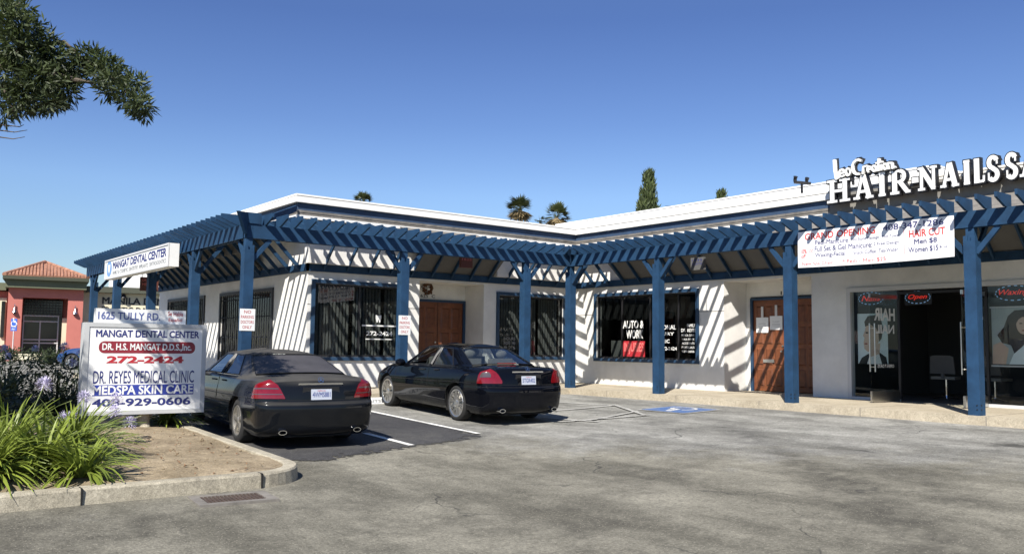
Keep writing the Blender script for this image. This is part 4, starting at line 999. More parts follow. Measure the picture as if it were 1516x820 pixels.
def make_car(name,label,spec,loc,rot,sc_=1.0):
    c=spec['surf']; t=thing(name,label,'car',loc,local=True); t.rotation_euler=rot; t.scale=(sc_,)*3
    paint=spec['paint']; nv=len(c.rows)-1
    VB=spec['vbelt']; VR=spec['vroof']          # belt row and roof row
    n=c.nk-1
    # ---------- body grid
    us=[]; 
    for k in range(n): us+=[(k+j/spec['sub'][k])/n for j in range(spec['sub'][k])]
    us.append(1.0)
    vsl=[]
    for k in range(nv): m_=spec['vsub'][k]; vsl+=[k+j/m_ for j in range(m_)]
    vsl.append(nv)
    wins=spec['windows']     # (name,u0,u1,v0,v1)
    bm=bmesh.new(); V={}
    def inwin(u,v):
        for w_ in wins:
            if w_[1]<u<w_[2] and w_[3]<v<w_[4]: return True
    for sg in (-1,1):
        for i,u in enumerate(us):
            for j,v in enumerate(vsl):
                if sg==1 and (i==0 or i==len(us)-1): V[sg,i,j]=V[-1,i,j]; continue
                V[sg,i,j]=bm.verts.new(mir(c.S(u,v),-sg))
        for i in range(len(us)-1):
            for j in range(len(vsl)-1):
                uc=(us[i]+us[i+1])/2; vc=(vsl[j]+vsl[j+1])/2
                if inwin(uc,vc): continue
                q=[V[sg,i,j],V[sg,i+1,j],V[sg,i+1,j+1],V[sg,i,j+1]]
                if len(set(q))<3: continue
                try: bm.faces.new(q if sg==-1 else q[::-1])
                except ValueError: pass
    # roof cap
    m_=6
    ring=[(-1,i) for i in range(len(us))]+[(1,i) for i in range(len(us)-2,0,-1)]
    pts=[V[sg,i,len(vsl)-1].co.copy() for sg,i in ring]
    prev=[V[sg,i,len(vsl)-1] for sg,i in ring]
    ymid=sum(p.y for p in pts)/len(pts)
    for k in range(1,m_+1):
        w_=1-k/m_; cur=[]
        for p in pts:
            yy=p.y+(max(min(p.y,spec['rf'][1]),spec['rf'][0])-p.y)*(1-w_)
            cur.append(bm.verts.new((p.x*w_,yy,p.z+spec['crown']*(1-w_**2.2))) )
        for i in range(len(pts)):
            q=[prev[i],prev[(i+1)%len(pts)],cur[(i+1)%len(pts)],cur[i]]
            try: bm.faces.new(q)
            except ValueError: pass
        prev=cur
    bmesh.ops.remove_doubles(bm,verts=bm.verts[:],dist=.0008)
    # wheel openings
    RA=c.wr+.055
    for yc in (c.ax0,c.ax0+c.wb):
        zc=c.wr
        kill=[f for f in bm.faces if abs(f.calc_center_median().x)>.55 and (f.calc_center_median().y-yc)**2+(f.calc_center_median().z-zc)**2<RA**2]
        bmesh.ops.delete(bm,geom=kill,context='FACES')
        for v in bm.verts:
            if abs(v.co.x)>.55 and v.is_boundary:
                d=math.hypot(v.co.y-yc,v.co.z-zc)
                if 0<d<RA*1.25 and v.co.z>.12:
                    v.co.y=yc+(v.co.y-yc)*RA/d; v.co.z=zc+(v.co.z-zc)*RA/d
    bmesh.ops.recalc_face_normals(bm,faces=bm.faces[:])
    me=bpy.data.meshes.new('body'); bm.to_mesh(me); bm.free(); me.materials.append(M[paint]); me.polygons.foreach_set('use_smooth',[True]*len(me.polygons))
    try: me.set_sharp_from_angle(angle=R(52))
    except Exception: pass
    bo=bpy.data.objects.new('body',me); col.objects.link(bo); bo.parent=t
    # wheel wells
    for yc in (c.ax0,c.ax0+c.wb):
        for sg in (-1,1):
            b=MB(); P=[]
            for k in range(25):
                a=R(-25+230*k/24); yy=yc+RA*math.cos(a); zz=c.wr+RA*math.sin(a)
                xo=c.W/2*.955
                P.append([(sg*xo,yy,zz),(sg*.52,yy,zz)])
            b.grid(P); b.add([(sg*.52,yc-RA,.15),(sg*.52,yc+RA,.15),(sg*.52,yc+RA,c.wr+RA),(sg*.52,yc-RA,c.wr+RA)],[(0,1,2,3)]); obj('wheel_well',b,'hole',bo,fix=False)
            # arch lip
    # windows
    for w_ in wins:
        nm,u0,u1,v0,v1,mt_,sides=w_
        for sg in sides:
            b=MB(); nu_=12; nw=6
            G=[]
            for i in range(nu_+1):
                u=u0+(u1-u0)*i/nu_
                G.append([mir(c.S(u,v0+(v1-v0)*j/nw)-c.N(u,v0+(v1-v0)*j/nw)*-.0,sg) for j in range(nw+1)])
            if len(sides)==1:      # mirrored across the centre: rear window, windscreen
                G2=[[mir(p,-1) for p in r] for r in G]
                G=(G2[::-1][:-1]+G) if u0==0 else (G+G2[::-1][1:])
            b.grid(G); obj(nm,b,mt_,t,smooth=True)
            # black surround strip
            b=MB(); q=[(u0+(u1-u0)*i/10,v0) for i in range(11)]+[(u1,v0+(v1-v0)*i/6) for i in range(1,7)]+[(u1+(u0-u1)*i/10,v1) for i in range(1,11)]
            if u0>0: q+=[(u0,v1+(v0-v1)*i/6) for i in range(1,7)]
            for sg2 in ((-1,1) if len(sides)==1 else (sg,)):
                b.tube([mir(c.S(u,v)+c.N(u,v)*.001,sg2) for u,v in q],.011 if len(sides)==2 else .009,5)
            obj('window_seal',b,'trim',t,smooth=True)
    # ---------- surface patches
    def patch(nm,m,rowsf,sides=(-1,1),off=.011,nu_=14,parent=t,thick=.02,smooth=True):
        """rowsf: list of (v,u0,u1)"""
        for sg in sides:
            b=MB(); G=[]
            for v,a,cc in rowsf:
                G.append([c.S(a+(cc-a)*i/nu_,v)+c.N(a+(cc-a)*i/nu_,v)*off for i in range(nu_+1)])
            edge_in=lambda u,v:c.S(u,v)-c.N(u,v)*thick
            b.grid([[mir(p,sg) for p in r] for r in G])
            # skirt
            loop=[(i,0) for i in range(len(G))]+[(len(G)-1,j) for j in range(1,nu_+1)]+[(i,nu_) for i in range(len(G)-2,-1,-1)]+[(0,j) for j in range(nu_-1,0,-1)]
            uv=lambda i,j:(rowsf[i][1]+(rowsf[i][2]-rowsf[i][1])*j/nu_,rowsf[i][0])
            top=[mir(G[i][j],sg) for i,j in loop]; bot=[mir(edge_in(*uv(i,j)),sg) for i,j in loop]; k=len(loop)
            b.add(top+bot,[(q,(q+1)%k,k+(q+1)%k,k+q) for q in range(k)])
            o=obj(nm,b,m,parent,smooth=smooth)
            yield o
    def seam(nm,pts,m='hole',wd=.004,sides=(-1,1),lift=.0012,parent=bo):
        for sg in sides:
            b=MB(); b.tube([mir(c.S(u,v)+c.N(u,v)*(lift-wd*.6),sg) for u,v in pts],wd,5); obj(nm,b,m,parent)
    spec['detail'](c,t,bo,patch,seam)
    # floor pan
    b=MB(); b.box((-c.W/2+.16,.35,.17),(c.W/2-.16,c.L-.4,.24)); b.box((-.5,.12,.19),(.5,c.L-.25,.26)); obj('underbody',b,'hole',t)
    # cabin
    b=MB(); b.box((-.70,spec['cab'][0],.45),(.70,spec['cab'][1],.56)); b.box((-.66,spec['cab'][0]-.35,.90),(.66,spec['cab'][0]+.1,.925)); obj('cabin_floor',b,'carin',t)
    b=MB(); b.box((-.66,spec['cab'][1]-.35,.55),(.66,spec['cab'][1]+.1,.93)); obj('dashboard',b,'carin',t)
    stm=spec['seat']
    for x,y in ((-.37,spec['cab'][0]+1.25),(.37,spec['cab'][0]+1.25),(-.36,spec['cab'][0]+.22),(.36,spec['cab'][0]+.22)):
        s_=MB(); s_.prism([(0,.55),(.10,.50),(.50,.50),(.52,.62),(.16,.64),(.03,1.10),(-.10,1.12),(-.10,1.0)],lambda yy,z:(x-.24,y+yy,z),lambda yy,z:(x+.24,y+yy,z)); so_=obj('seat',s_,stm,t)
        s_=MB(); s_.sphere((x,y-.06,1.20),(.13,.05,.085),10,7); s_.tube([(x-.05,y-.06,1.05),(x-.05,y-.06,1.18)],.008,6); s_.tube([(x+.05,y-.06,1.05),(x+.05,y-.06,1.18)],.008,6); obj('headrest',s_,stm,so_,smooth=True)
    b=MB(); b.tube([(-.37+.19*math.cos(R(a)),spec['cab'][1]-.48+.06*math.sin(R(a)),.92+.18*math.sin(R(a))) for a in range(0,361,20)],.014,6); obj('steering_wheel',b,'carin',t)
    # wheels
    for yc in (c.ax0,c.ax0+c.wb):
        for sg in (-1,1):
            wheel(t,(sg*(c.W/2-.035),yc,c.wr),sg,c.wr,spec['rim'])
    return t
def wheel(t,ctr,sg,r,style):
    cx,cy,cz=ctr; wd=.23; P=lambda x,rad,a:(cx-sg*x,cy+rad*math.cos(a),cz+rad*math.sin(a))
    ns=40
    def lathe(b,prof):
        b.grid([[P(x,rad,2*math.pi*i/ns) for x,rad in prof] for i in range(ns)],True)
    wo_=bpy.data.objects.new('wheel',None); col.objects.link(wo_); wo_.parent=t
    b=MB(); rr_=style['rim_r']; lathe(b,[(.015,rr_),(.0,rr_+.02),(.004,r-.045),(.02,r-.012),(.045,r),(wd-.045,r),(wd-.02,r-.012),(wd,r-.05),(wd,rr_)]); obj('tyre',b,'tyre',wo_,smooth=True)
    b=MB(); lathe(b,[(.012,rr_+.004),(.004,rr_-.004),(.010,rr_-.022),(.06,rr_-.028),(wd-.02,rr_-.03)])
    n=style['n']; hub=.062
    for k in range(n):
        a=2*math.pi*k/n+.2
        for off in style['pair']:
            q=lambda x,rad,da:P(x,rad,a+off+da)
            w0,w1=style['w']
            b.add([q(.022,hub*.8,-w0/hub*.5),q(.022,hub*.8,w0/hub*.5),q(.012,rr_-.014,w1/rr_),q(.012,rr_-.014,-w1/rr_),
                   q(.062,hub*.8,-w0/hub*.5),q(.062,hub*.8,w0/hub*.5),q(.05,rr_-.014,w1/rr_),q(.05,rr_-.014,-w1/rr_)],[(0,1,2,3),(7,6,5,4),(0,4,5,1),(1,5,6,2),(2,6,7,3),(3,7,4,0)])
    lathe(b,[(.018,.001),(.012,.03),(.016,hub*.75),(.03,hub),(.07,hub)])
    obj('rim',b,style['m'],wo_,smooth=True)
    b=MB(); lathe(b,[(.075,.07),(.075,rr_*.82),(.10,rr_*.82)]); obj('brake_disc',b,'steel',wo_,smooth=True)
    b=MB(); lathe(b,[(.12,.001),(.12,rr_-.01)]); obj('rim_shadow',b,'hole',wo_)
def sedan_rows(L,Wd,H,k):
    """keypoints u: 0 rear centre,1 rear mid,2 rear corner,3 behind rear wheel,4 rear wheel front/C-post,5 B rear,6 B front,7 front door end,8 front wheel,9 front corner,10 front centre"""
    h=Wd/2; Y=lambda f:f*L
    yr=k['rear']; 
    def low(z,w_,r_,f_,zr=None,zf=None,rc=.10,bow=.07):
        zr=z if zr is None else zr; zf=z if zf is None else zf
        zz=lambda a:zr+(zf-zr)*a
        return [(0,r_,zr),(-.36*w_*h/.9,r_+bow*.16,zr),(-h*w_*.885,r_+bow+rc*.9,zr),(-h*w_*.99,Y(.115),zz(.1)),(-h*w_,Y(.31),zz(.3)),(-h*w_,Y(.445),zz(.45)),(-h*w_,Y(.465),zz(.47)),(-h*w_,Y(.68),zz(.68)),(-h*w_*.985,Y(.84),zz(.84)),(-h*w_*.82,L-f_-.16,zf),(0,L-f_,zf)]
    rows=[low(.20,.91,.14,.22,.195,.20),low(.30,.965,.035,.08,.275,.28),low(.42,.985,.01,.02,.45,.38),low(.55,1.0,.0,.0,.58,.48),low(.64,1.0,.012,.015,.655,.55),
          low(.675,.997,.045,.03,.69,.57),low(.78,.992,.06,.06,.80,.63),low(.88,.972,.085,.10,.92,.68)]
    # shoulder row: top edge of body side
    b_=k['belt']; 
    sh=[(0,.115,k['deck']-.025),(-.36,.13,k['deck']-.027),(-h*.80,.235,k['deck']-.05),(-h*.925,Y(.115),k['deck']-.045),(-h*.945,Y(.31),b_-.012),(-h*.95,Y(.445),b_-.02),(-h*.95,Y(.465),b_-.022),(-h*.945,Y(.68),b_-.05),(-h*.90,Y(.84),.84),(-h*.70,L-.32,.735),(0,L-.13,.71)]
    dk=[(0,.155,k['deck']),(-.36,.17,k['deck']-.002),(-h*.75,.28,k['deck']-.018),(-h*.865,Y(.115),k['deck']-.01),(-h*.905,Y(.31),b_+.012),(-h*.91,Y(.445),b_+.0),(-h*.91,Y(.465),b_-.001),(-h*.90,Y(.68),b_-.015),(-h*.80,Y(.84),.885),(-h*.60,L-.42,.79),(0,L-.22,.765)]
    rows+= [sh,dk]
    rows.append(k['beltline']); rows.append(k['roofline'])
    return rows
EB=[(0,.74,1.035),(-.36,.76,1.03),(-.665,.84,1.01),(-.735,1.00,.995),(-.775,1.50,.965),(-.80,2.16,.948),(-.80,2.25,.945),(-.785,3.20,.925),(-.735,3.42,.935),(-.42,3.66,.955),(0,3.72,.965)]
ER=[(0,1.50,1.385),(-.32,1.51,1.383),(-.505,1.56,1.365),(-.54,1.66,1.355),(-.548,1.86,1.366),(-.565,2.16,1.378),(-.565,2.25,1.378),(-.545,2.74,1.36),(-.525,2.80,1.358),(-.28,2.86,1.378),(0,2.88,1.388)]
def scale_rows(K,sx_,sy_,dz=0,dy=0): return [(x*sx_,y*sy_+dy,z+dz) for x,y,z in K]
ER=[(x,y,z-.05) for x,y,z in ER]
Ecar=Car(4.82,1.82,1.45,1.11,2.854,sedan_rows(4.82,1.82,1.45,dict(rear=0,belt=.955,deck=1.005,beltline=EB,roofline=ER)),.325)
SB=scale_rows(EB,1.03,1.045,.012,.03); SR=scale_rows(ER,1.05,1.045,-.02,.06)
Scar=Car(5.04,1.86,1.44,1.17,2.965,sedan_rows(5.04,1.86,1.44,dict(rear=0,belt=.955,deck=1.015,beltline=SB,roofline=SR)),.335)
for c_ in (Ecar,Scar): c_.lin={4,8,9,10}
SUB=[10,16,26,24,14,2,22,22,14,10]; VS=[3,3,3,3,3,5,6,5,4,4,8]
def w10(k): return k/10
def wins(rear_m,side_m):
    return [('rear_window',0,.212,10.06,10.94,rear_m,(1,)),('rear_door_window',.385,.492,10.05,10.93,side_m,(-1,1)),('front_door_window',.606,.695,10.05,10.93,side_m,(-1,1)),('windscreen',.815,1.0,10.06,10.95,'carglass',(1,))]
def star(b,P,r):
    for k in range(3):
        a=R(90+120*k); p=(r*math.cos(a),r*math.sin(a)); n=(-math.sin(a)*r*.16,math.cos(a)*r*.16)
        b.add([P(n[0],n[1]),P(*p),P(-n[0],-n[1])],[(0,1,2)])
    m_=24; ri=r*.9
    vs=[]; 
    for k in range(m_):
        a=2*math.pi*k/m_; vs+=[P(r*math.cos(a),r*math.sin(a)),P(ri*math.cos(a),ri*math.sin(a))]
    b.add(vs,[(2*k,2*((k+1)%m_),2*((k+1)%m_)+1,2*k+1) for k in range(m_)])
def plate(t,y,z,tilt,txt):
    n=Vector((0,-math.cos(tilt),math.sin(tilt))); u=Vector((0,math.sin(tilt),math.cos(tilt))); o=Vector((0,y,z))
    P=lambda d:(lambda x,q:tuple(o+Vector((x,0,0))+u*q+n*d))
    b=MB(); b.prism([(-.155,-.076),(.155,-.076),(.155,.076),(-.155,.076)],P(0),P(.008)); pl=obj('number_plate',b,'plate',t)
    b=MB(); text(b,P(.0095),txt,-.135,-.04,.135,.035,.02); obj('plate_lettering',b,'plateink',pl,fix=False)
    b=MB(); text(b,P(.0095),'California',-.06,.045,.06,.066,.0); obj('plate_lettering',b,'red',pl,fix=False)
def rear_common(c,t,bo,patch,seam,plate_txt,model,chrome_low):
    # boot lid shut line, bumper line
    seam('boot_seam',[(0,5.25)]+[(.02*i,5.25) for i in range(1,8)]+[(.15,5.3),(.158,6.5),(.160,7.5),(.168,8.4),(.175,9.0)],sides=(-1,1))
    seam('bumper_seam',[(.14,5.12),(.17,5.12),(.20,5.1),(.235,5.05),(.27,4.95)])
    seam('bumper_strip',[(.0,4.55)]+[(.02*i,4.55) for i in range(1,13)]+[(.27,4.5)],'trim',.008)
    # doors
    seam('door_seam',[(.365,9.9),(.36,8.8),(.352,7.5),(.345,6.8),(.352,6.2),(.375,5),(.39,3.6),(.395,2),(.395,1)])
    seam('door_seam',[(.553,10.0),(.553,8),(.553,6),(.553,4),(.552,1)])
    seam('door_seam',[(.735,9.6),(.735,8),(.732,6),(.728,4),(.722,1)])
    seam('sill_seam',[(.395+.0165*i,1.0) for i in range(21)])
    seam('pillar_trim',[(.535,10.05),(.535,10.5),(.535,10.92)],'trim',.03,lift=.004)
    for u in (.435,.61):
        for sg in (-1,1):
            b=MB(); b.tube([mir(c.S(u+.0032*i,7.55)+c.N(u+.0032*i,7.55)*(.006+.022*math.sin(math.pi*i/8)),sg) for i in range(9)],.012,8); obj('door_handle',b,'paint' if False else 'trim',t,smooth=True)
    # side rub strip
    seam('rub_strip',[(.30+.02*i,5.45) for i in range(24)],'trim',.006,lift=.004)
    # mirrors
    for sg in (-1,1):
        b=MB(); q=c.S(.725,9.9); b.sphere((sg*(abs(q.x)+.13),q.y-.02,q.z+.03),(.115,.07,.075),12,8); b.bar((sg*(abs(q.x)-.02),q.y,q.z-.01),(sg*(abs(q.x)+.08),q.y,q.z+.01),.05,.04); obj('door_mirror',b,'paint',t,smooth=True)
    # headlights
    for o in patch('headlight','lensclear',[(6.6,.86,.93),(7.2,.85,.935),(8,.85,.93)]): pass
    # exhaust tips
    for x in (-.56,.56):
        b=MB(); P=[]
        for k in range(16):
            a=2*math.pi*k/16; P.append([(x+.062*math.cos(a),y,.272+.034*math.sin(a)) for y in (.02,.22)]+[(x+.052*math.cos(a),.02,.272+.026*math.sin(a)),(x+.05*math.cos(a),.16,.272+.024*math.sin(a))][::1])
        b.grid([[p[3],p[2],p[0],p[1]] for p in P],True); ex=obj('exhaust_tip',b,'chrome',t,smooth=True)
        b=MB(); b.add([(x+.05*math.cos(2*math.pi*k/16),.12,.272+.024*math.sin(2*math.pi*k/16)) for k in range(16)],[tuple(range(16))]); obj('exhaust_bore',b,'hole',ex)
    zc=.80; yy=c.S(0,6.3).y
    b=MB(); b.prism([(-.30,-.10),(.30,-.10),(.27,.10),(-.27,.10)],lambda x,z:(x,yy+.012,zc+z),lambda x,z:(x,yy-.004,zc+z)); obj('plate_recess',b,'trim',t)
    plate(t,yy-.008,zc-.005,.10,plate_txt)
    ys=c.S(0,7.3).y; zs=c.S(0,7.3).z
    b=MB(); b.prism([(-.34,-.012),(.34,-.012),(.33,.012),(-.33,.012)],lambda x,z:(x,ys+.02+abs(x)*.03,zs+z),lambda x,z:(x,ys-.018+abs(x)*.03,zs+z)); obj('boot_chrome_strip',b,'chrome',t)
    ye=c.S(0,7.95).y; ze=c.S(0,7.95).z+.012
    b=MB(); star(b,lambda x,q:(x,ye-.016+q*.35,ze+q),.043); obj('round_star_emblem',b,'chrome',t,fix=False)
    b=MB(); text(b,lambda x,z:(x,c.S(abs(x)/1.9,7.6).y-.008,c.S(.1,7.6).z-.01+z),model,-.56,0,-.36,.036,.01); obj('model_badge',b,'chrome',t,fix=False)
def det_e(c,t,bo,patch,seam):
    rear_common(c,t,bo,patch,seam,'5TGR402','E350',False)
    # arrow-head tail lights with clear middle
    rows=[(5.45,.138,.262),(5.8,.137,.262),(6.2,.142,.258),(6.7,.150,.252),(7.2,.160,.243),(7.7,.170,.232),(8.2,.182,.217),(8.8,.194,.203)]
    ls=list(patch('tail_light','lens',rows,nu_=10))
    for o,sg in zip(ls,(-1,1)):
        list(patch('clear_lens','lensclear',[(6.35,.178,.238),(6.7,.178,.234),(7.0,.184,.226),(7.15,.19,.218)],(sg,),.015,8,o))
    b=MB(); q=c.S(0,10.09); b.box((-.20,q.y-.045,q.z-.012),(.20,q.y-.02,q.z+.008)); obj('third_brake_light',b,'lens',t)
    seam('chrome_belt',[(.375+.01*i,10.02) for i in range(36)],'trim',.009,lift=.003)
def det_s(c,t,bo,patch,seam):
    rear_common(c,t,bo,patch,seam,'4WMS881','S500',False)
    rows=[(5.45,.132,.266),(5.7,.134,.264),(6.1,.139,.260),(6.6,.146,.253),(7.1,.154,.246),(7.6,.165,.234),(8.1,.178,.220),(8.9,.195,.203)]
    for o,sg in zip(list(patch('tail_light','lens',rows,nu_=10)),(-1,1)):
        list(patch('lens_band','lensclear',[(6.55,.150,.252),(6.68,.152,.250)],(sg,),.0135,8,o)); list(patch('lens_band','lensclear',[(5.95,.139,.264),(6.05,.140,.262)],(sg,),.0135,8,o))
    seam('chrome_belt',[(.375+.01*i,10.02) for i in range(36)],'chrome',.007,lift=.003)
rimE=dict(n=10,pair=(-.10,.10),w=(.014,.009),rim_r=.25,m='alloy'); rimS=dict(n=5,pair=(0,),w=(.060,.030),rim_r=.225,m='alloydirty')
base=dict(sub=SUB,vsub=VS,vbelt=9,vroof=10,crown=.055)
specE=dict(base,surf=Ecar,paint='paint',windows=wins('carglass','carglass'),rf=(1.75,2.6),cab=(1.35,3.3),seat='seat',detail=det_e,rim=rimE)
specS=dict(base,surf=Scar,paint='dusty',windows=wins('dustyglass','carglass'),rf=(1.85,2.75),cab=(1.45,3.45),seat='carin',detail=det_s,rim=rimS)
ez=gz(-5.5,-4.05)
carE=make_car('parked_car','shiny black sedan with many spoked silver wheels, parked nearest the inner corner',specE,(-5.56,-5.16,gz(-5.5,-4.2)-.03),(R(1.6),0,R(-4)),.965)
carS=make_car('parked_car','dusty black sedan with a grey dusted rear window, parked beside the planting bed',specS,(-9.93,-6.22,gz(-9.8,-5.2)-.03),(R(1.6),0,R(-5)),.905)

# ------------------------------------------------------------------ planting
def leafquad(b,p,d,n,l,wd,tone):
    d=d.normalized(); sd=d.cross(n)
    if sd.length<1e-4: sd=Vector((1,0,0))
    sd=sd.normalized()*wd/2; q=Vector(p)
    b.add([q,q+d*l*.5+sd,q+d*l,q+d*l*.5-sd],[(0,1,2,3)],tone)
def rv(rnd): 
    z=rnd.uniform(-1,1); a=rnd.uniform(0,6.283); r=math.sqrt(1-z*z); return Vector((r*math.cos(a),r*math.sin(a),z))
def straps(b,c,n,l0,l1,rnd,wd=.025,spread=1.0,tone0=.5):
    for k in range(n):
        a=rnd.uniform(0,6.283); el=rnd.uniform(.35,1.35); l=rnd.uniform(l0,l1); r=rnd.uniform(.0,.10)
        hz=Vector((math.cos(a),math.sin(a),0)); p=Vector(c)+hz*r; sd=Vector((-hz.y,hz.x,0)); vs=[]; tn=max(0,min(1,rnd.gauss(tone0,.2)))
        m_=6; v=hz*math.cos(el)*spread+Vector((0,0,math.sin(el))); v.normalize(); step=l/m_; fall=rnd.uniform(.16,.34)
        for i in range(m_+1):
            w_=wd*(1-.0*i)*(math.sin(math.pi*min(1,(i/m_)*.75+.25))**.6 if i<m_ else .06)*rnd.uniform(.9,1.1)
            vs+=[p-sd*w_/2,p+sd*w_/2+Vector((0,0,.004))]; p=p+v*step; v=(v+Vector((0,0,-fall))).normalized()
        b.add(vs,[(2*i,2*i+1,2*i+3,2*i+2) for i in range(m_)],tn)
def umbel(head,stalk,base,top,r,rnd):
    base=Vector(base); top=Vector(top); mid=(base+top)/2+Vector((0,0,.06)); stalk.tube([base,mid,top],[.007,.006,.005],6)
    for k in range(46):
        d=rv(rnd); 
        if d.z<-.55: continue
        q=top+d*r*.45; head.tube([top,q],[.0015,.0015],3,False)
        tip=top+d*r*rnd.uniform(.8,1.1); ref=d.cross(Vector((0,0,1))); ref=ref.normalized() if ref.length>.01 else Vector((1,0,0)); rf2=d.cross(ref)
        for j in range(4):
            a=1.571*j+rnd.uniform(-.3,.3); o=(ref*math.cos(a)+rf2*math.sin(a))*r*.30; head.add([q,q+(tip-q)*.6+o*.7+ref*.006,tip+o,q+(tip-q)*.6+o*.7-ref*.006],[(0,1,2,3)])
def agapanthus(c,n,l0,l1,heads,label,seed,group,leafm='strap',tone0=.5):
    rnd=random.Random(seed); t=thing('agapanthus',label,'plant',c,group)
    b=MB(); straps(b,c,int(n*1.55),l0,l1,rnd,tone0=tone0); obj('leaves',b,leafm,t,fix=False)
    for hp,r in heads:
        r*=1.25
        st=MB(); hd=MB(); bx=Vector(c)+Vector((rnd.uniform(-.12,.12),rnd.uniform(-.12,.12),.02)); umbel(hd,st,bx,hp,r,rnd)
        fl=obj('flower_stalk',st,'stalk',t); obj('flower_head',hd,'lilac',fl,fix=False)
    return t
def at(px,py,D):
    d=px_ray(px,py); return tuple(CAM+d*(D/d.dot(FW)))
sz_=lambda x,y:(x,y,soilz(x,y))
G1='agapanthus clumps at the front of the planting bed'
agapanthus(sz_(-12.98,-6.75),190,.45,.78,[(at(125,588,10.2),.075),(at(172,592,10.3),.08),(at(170,611,10.1),.08),(at(193,627,10.2),.075)],'leafy agapanthus clump with four lilac heads leaning in front of the sign',1,G1)
agapanthus(sz_(-13.35,-7.25),210,.45,.78,[(at(105,690,8.9),.085),(at(131,687,9.2),.06)],'leafy agapanthus clump drooping over the kerb, with two lilac heads low on its right',2,G1)
agapanthus(sz_(-13.55,-6.45),210,.5,.82,[(at(66,569,10.3),.085),(at(100,621,9.7),.09)],'tall agapanthus clump with two lilac heads left of the sign',3,G1)
agapanthus(sz_(-13.85,-7.55),200,.45,.75,[(at(2,688,8.4),.07)],'agapanthus clump overhanging the kerb at the left edge of the photo',4,G1)
agapanthus(sz_(-14.2,-6.9),190,.5,.8,[],'flowerless agapanthus clump at the left edge, behind the clump overhanging the kerb',5,G1)
agapanthus(sz_(-13.1,-7.75),110,.35,.6,[],'small flowerless agapanthus clump right at the kerb edge',6,G1)
agapanthus(sz_(-11.15,-3.75),120,.4,.65,[],'small agapanthus clump under the right end of the street sign',8,G1)
rnd=random.Random(21)
for i,(x,y) in enumerate(((-13.3,-2.2),(-13.0,-.8),(-12.4,-2.6),(-13.9,-1.2),(-12.6,.6),(-13.6,.9),(-14.3,-2.8),(-12.0,-1.6))):
    hs=[]
    for k in range(3): hs.append(((x+rnd.uniform(-.5,.5),y+rnd.uniform(-.5,.5),rnd.uniform(.62,.98)),.06))
    agapanthus((x,y,gz(x,y)+.1),90,.6,.95,hs,'tall shaded agapanthus with lilac heads, in the dark row behind the street sign',40+i,'agapanthus row behind the street sign','hedge',.45)  # leaves take a darker colour that paints in the shade of this row
def foliage(b,cs,n,r,l,wd,rnd,flat=.8,tone=None):
    """leaf clusters round the points cs"""
    for c in cs:
        c=Vector(c); base=rnd.uniform(.25,.75)
        for k in range(n):
            d=rv(rnd); q=c+Vector((d.x,d.y,d.z*flat))*r*rnd.uniform(.15,1)**.7
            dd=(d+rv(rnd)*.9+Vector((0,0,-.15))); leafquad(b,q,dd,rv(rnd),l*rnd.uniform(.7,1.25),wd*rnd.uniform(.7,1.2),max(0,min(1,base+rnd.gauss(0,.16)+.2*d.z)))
def hedge(x0,x1,y0,y1,z1,label,m,seed,n,z0=-.2):
    rnd=random.Random(seed); t=thing('hedge',label,'hedge',((x0+x1)/2,(y0+y1)/2,z0))
    b=MB(); cs=[]
    nx=max(2,int((x1-x0)/.28)); ny_=max(2,int((y1-y0)/.28)); nz_=max(2,int((z1-z0)/.28))
    for i in range(nx+1):
        for j in range(ny_+1):
            for k in range(nz_+1):
                cs.append((x0+(x1-x0)*i/nx+rnd.uniform(-.08,.08),y0+(y1-y0)*j/ny_+rnd.uniform(-.08,.08),z0+(z1-z0)*k/nz_+rnd.uniform(-.09,.07)))
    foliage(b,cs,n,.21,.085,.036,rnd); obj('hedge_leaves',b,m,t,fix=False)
    b=MB()
    for k in range(int((x1-x0)*(y1-y0)*4)+4):
        x=rnd.uniform(x0,x1); y=rnd.uniform(y0,y1); b.tube([(x,y,z0-.05),(x+rnd.uniform(-.1,.1),y+rnd.uniform(-.1,.1),z1-.1)],[.014,.006],5)
    obj('stems',b,'bark',t)
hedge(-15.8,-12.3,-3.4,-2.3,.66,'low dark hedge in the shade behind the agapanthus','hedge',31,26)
hedge(-9.75,-9.05,1.6,8.5,.82,'bright green clipped hedge along the left wing behind the dusty car','hedgelight',32,20)
# ------------------------------------------------------------------ shade tree at the left
rnd=random.Random(77); t=thing('shade_tree','dark narrow leaved tree whose branch hangs into the upper left sky','tree',(-17.6,-4.6,gz(-17.6,-4.6)))
b=MB(); tr0=Vector((-17.6,-4.6,-.5))
b.tube([tr0,tr0+Vector((.05,0,1.5)),tr0+Vector((.25,-.15,3.0)),tr0+Vector((.7,-.4,4.6)),tr0+Vector((1.0,-.4,6.5))],[.26,.21,.18,.14,.07],10); obj('trunk',b,'bark',t,smooth=True)
DB=9.2
def limb(pts,r0,r1):
    n=len(pts); b.tube(pts,[r0+(r1-r0)*i/(n-1) for i in range(n)],7)
b=MB(); top=tr0+Vector((.25,-.15,3.1))
limb([top,Vector((-16.2,-5.8,3.9)),at(-120,60,DB),at(-20,95,DB),at(55,105,DB),at(110,118,DB),at(140,124,DB)],.10,.012)
limb([at(-20,95,DB),at(40,70,DB),at(95,62,DB+.2),at(120,85,DB+.2),at(160,110,DB+.1),at(195,145,DB)],.03,.006)
limb([at(-60,75,DB),at(0,30,DB),at(30,5,DB)],.03,.008); limb([at(-20,95,DB),at(10,140,DB-.2),at(20,165,DB-.2)],.02,.005)
for y_ in (188,196,206):
    limb([at(-60,175,DB),at(-10,y_-4,DB),at(18+rnd.uniform(0,14),y_,DB),at(32+rnd.uniform(0,10),y_-3,DB)],.010,.003)
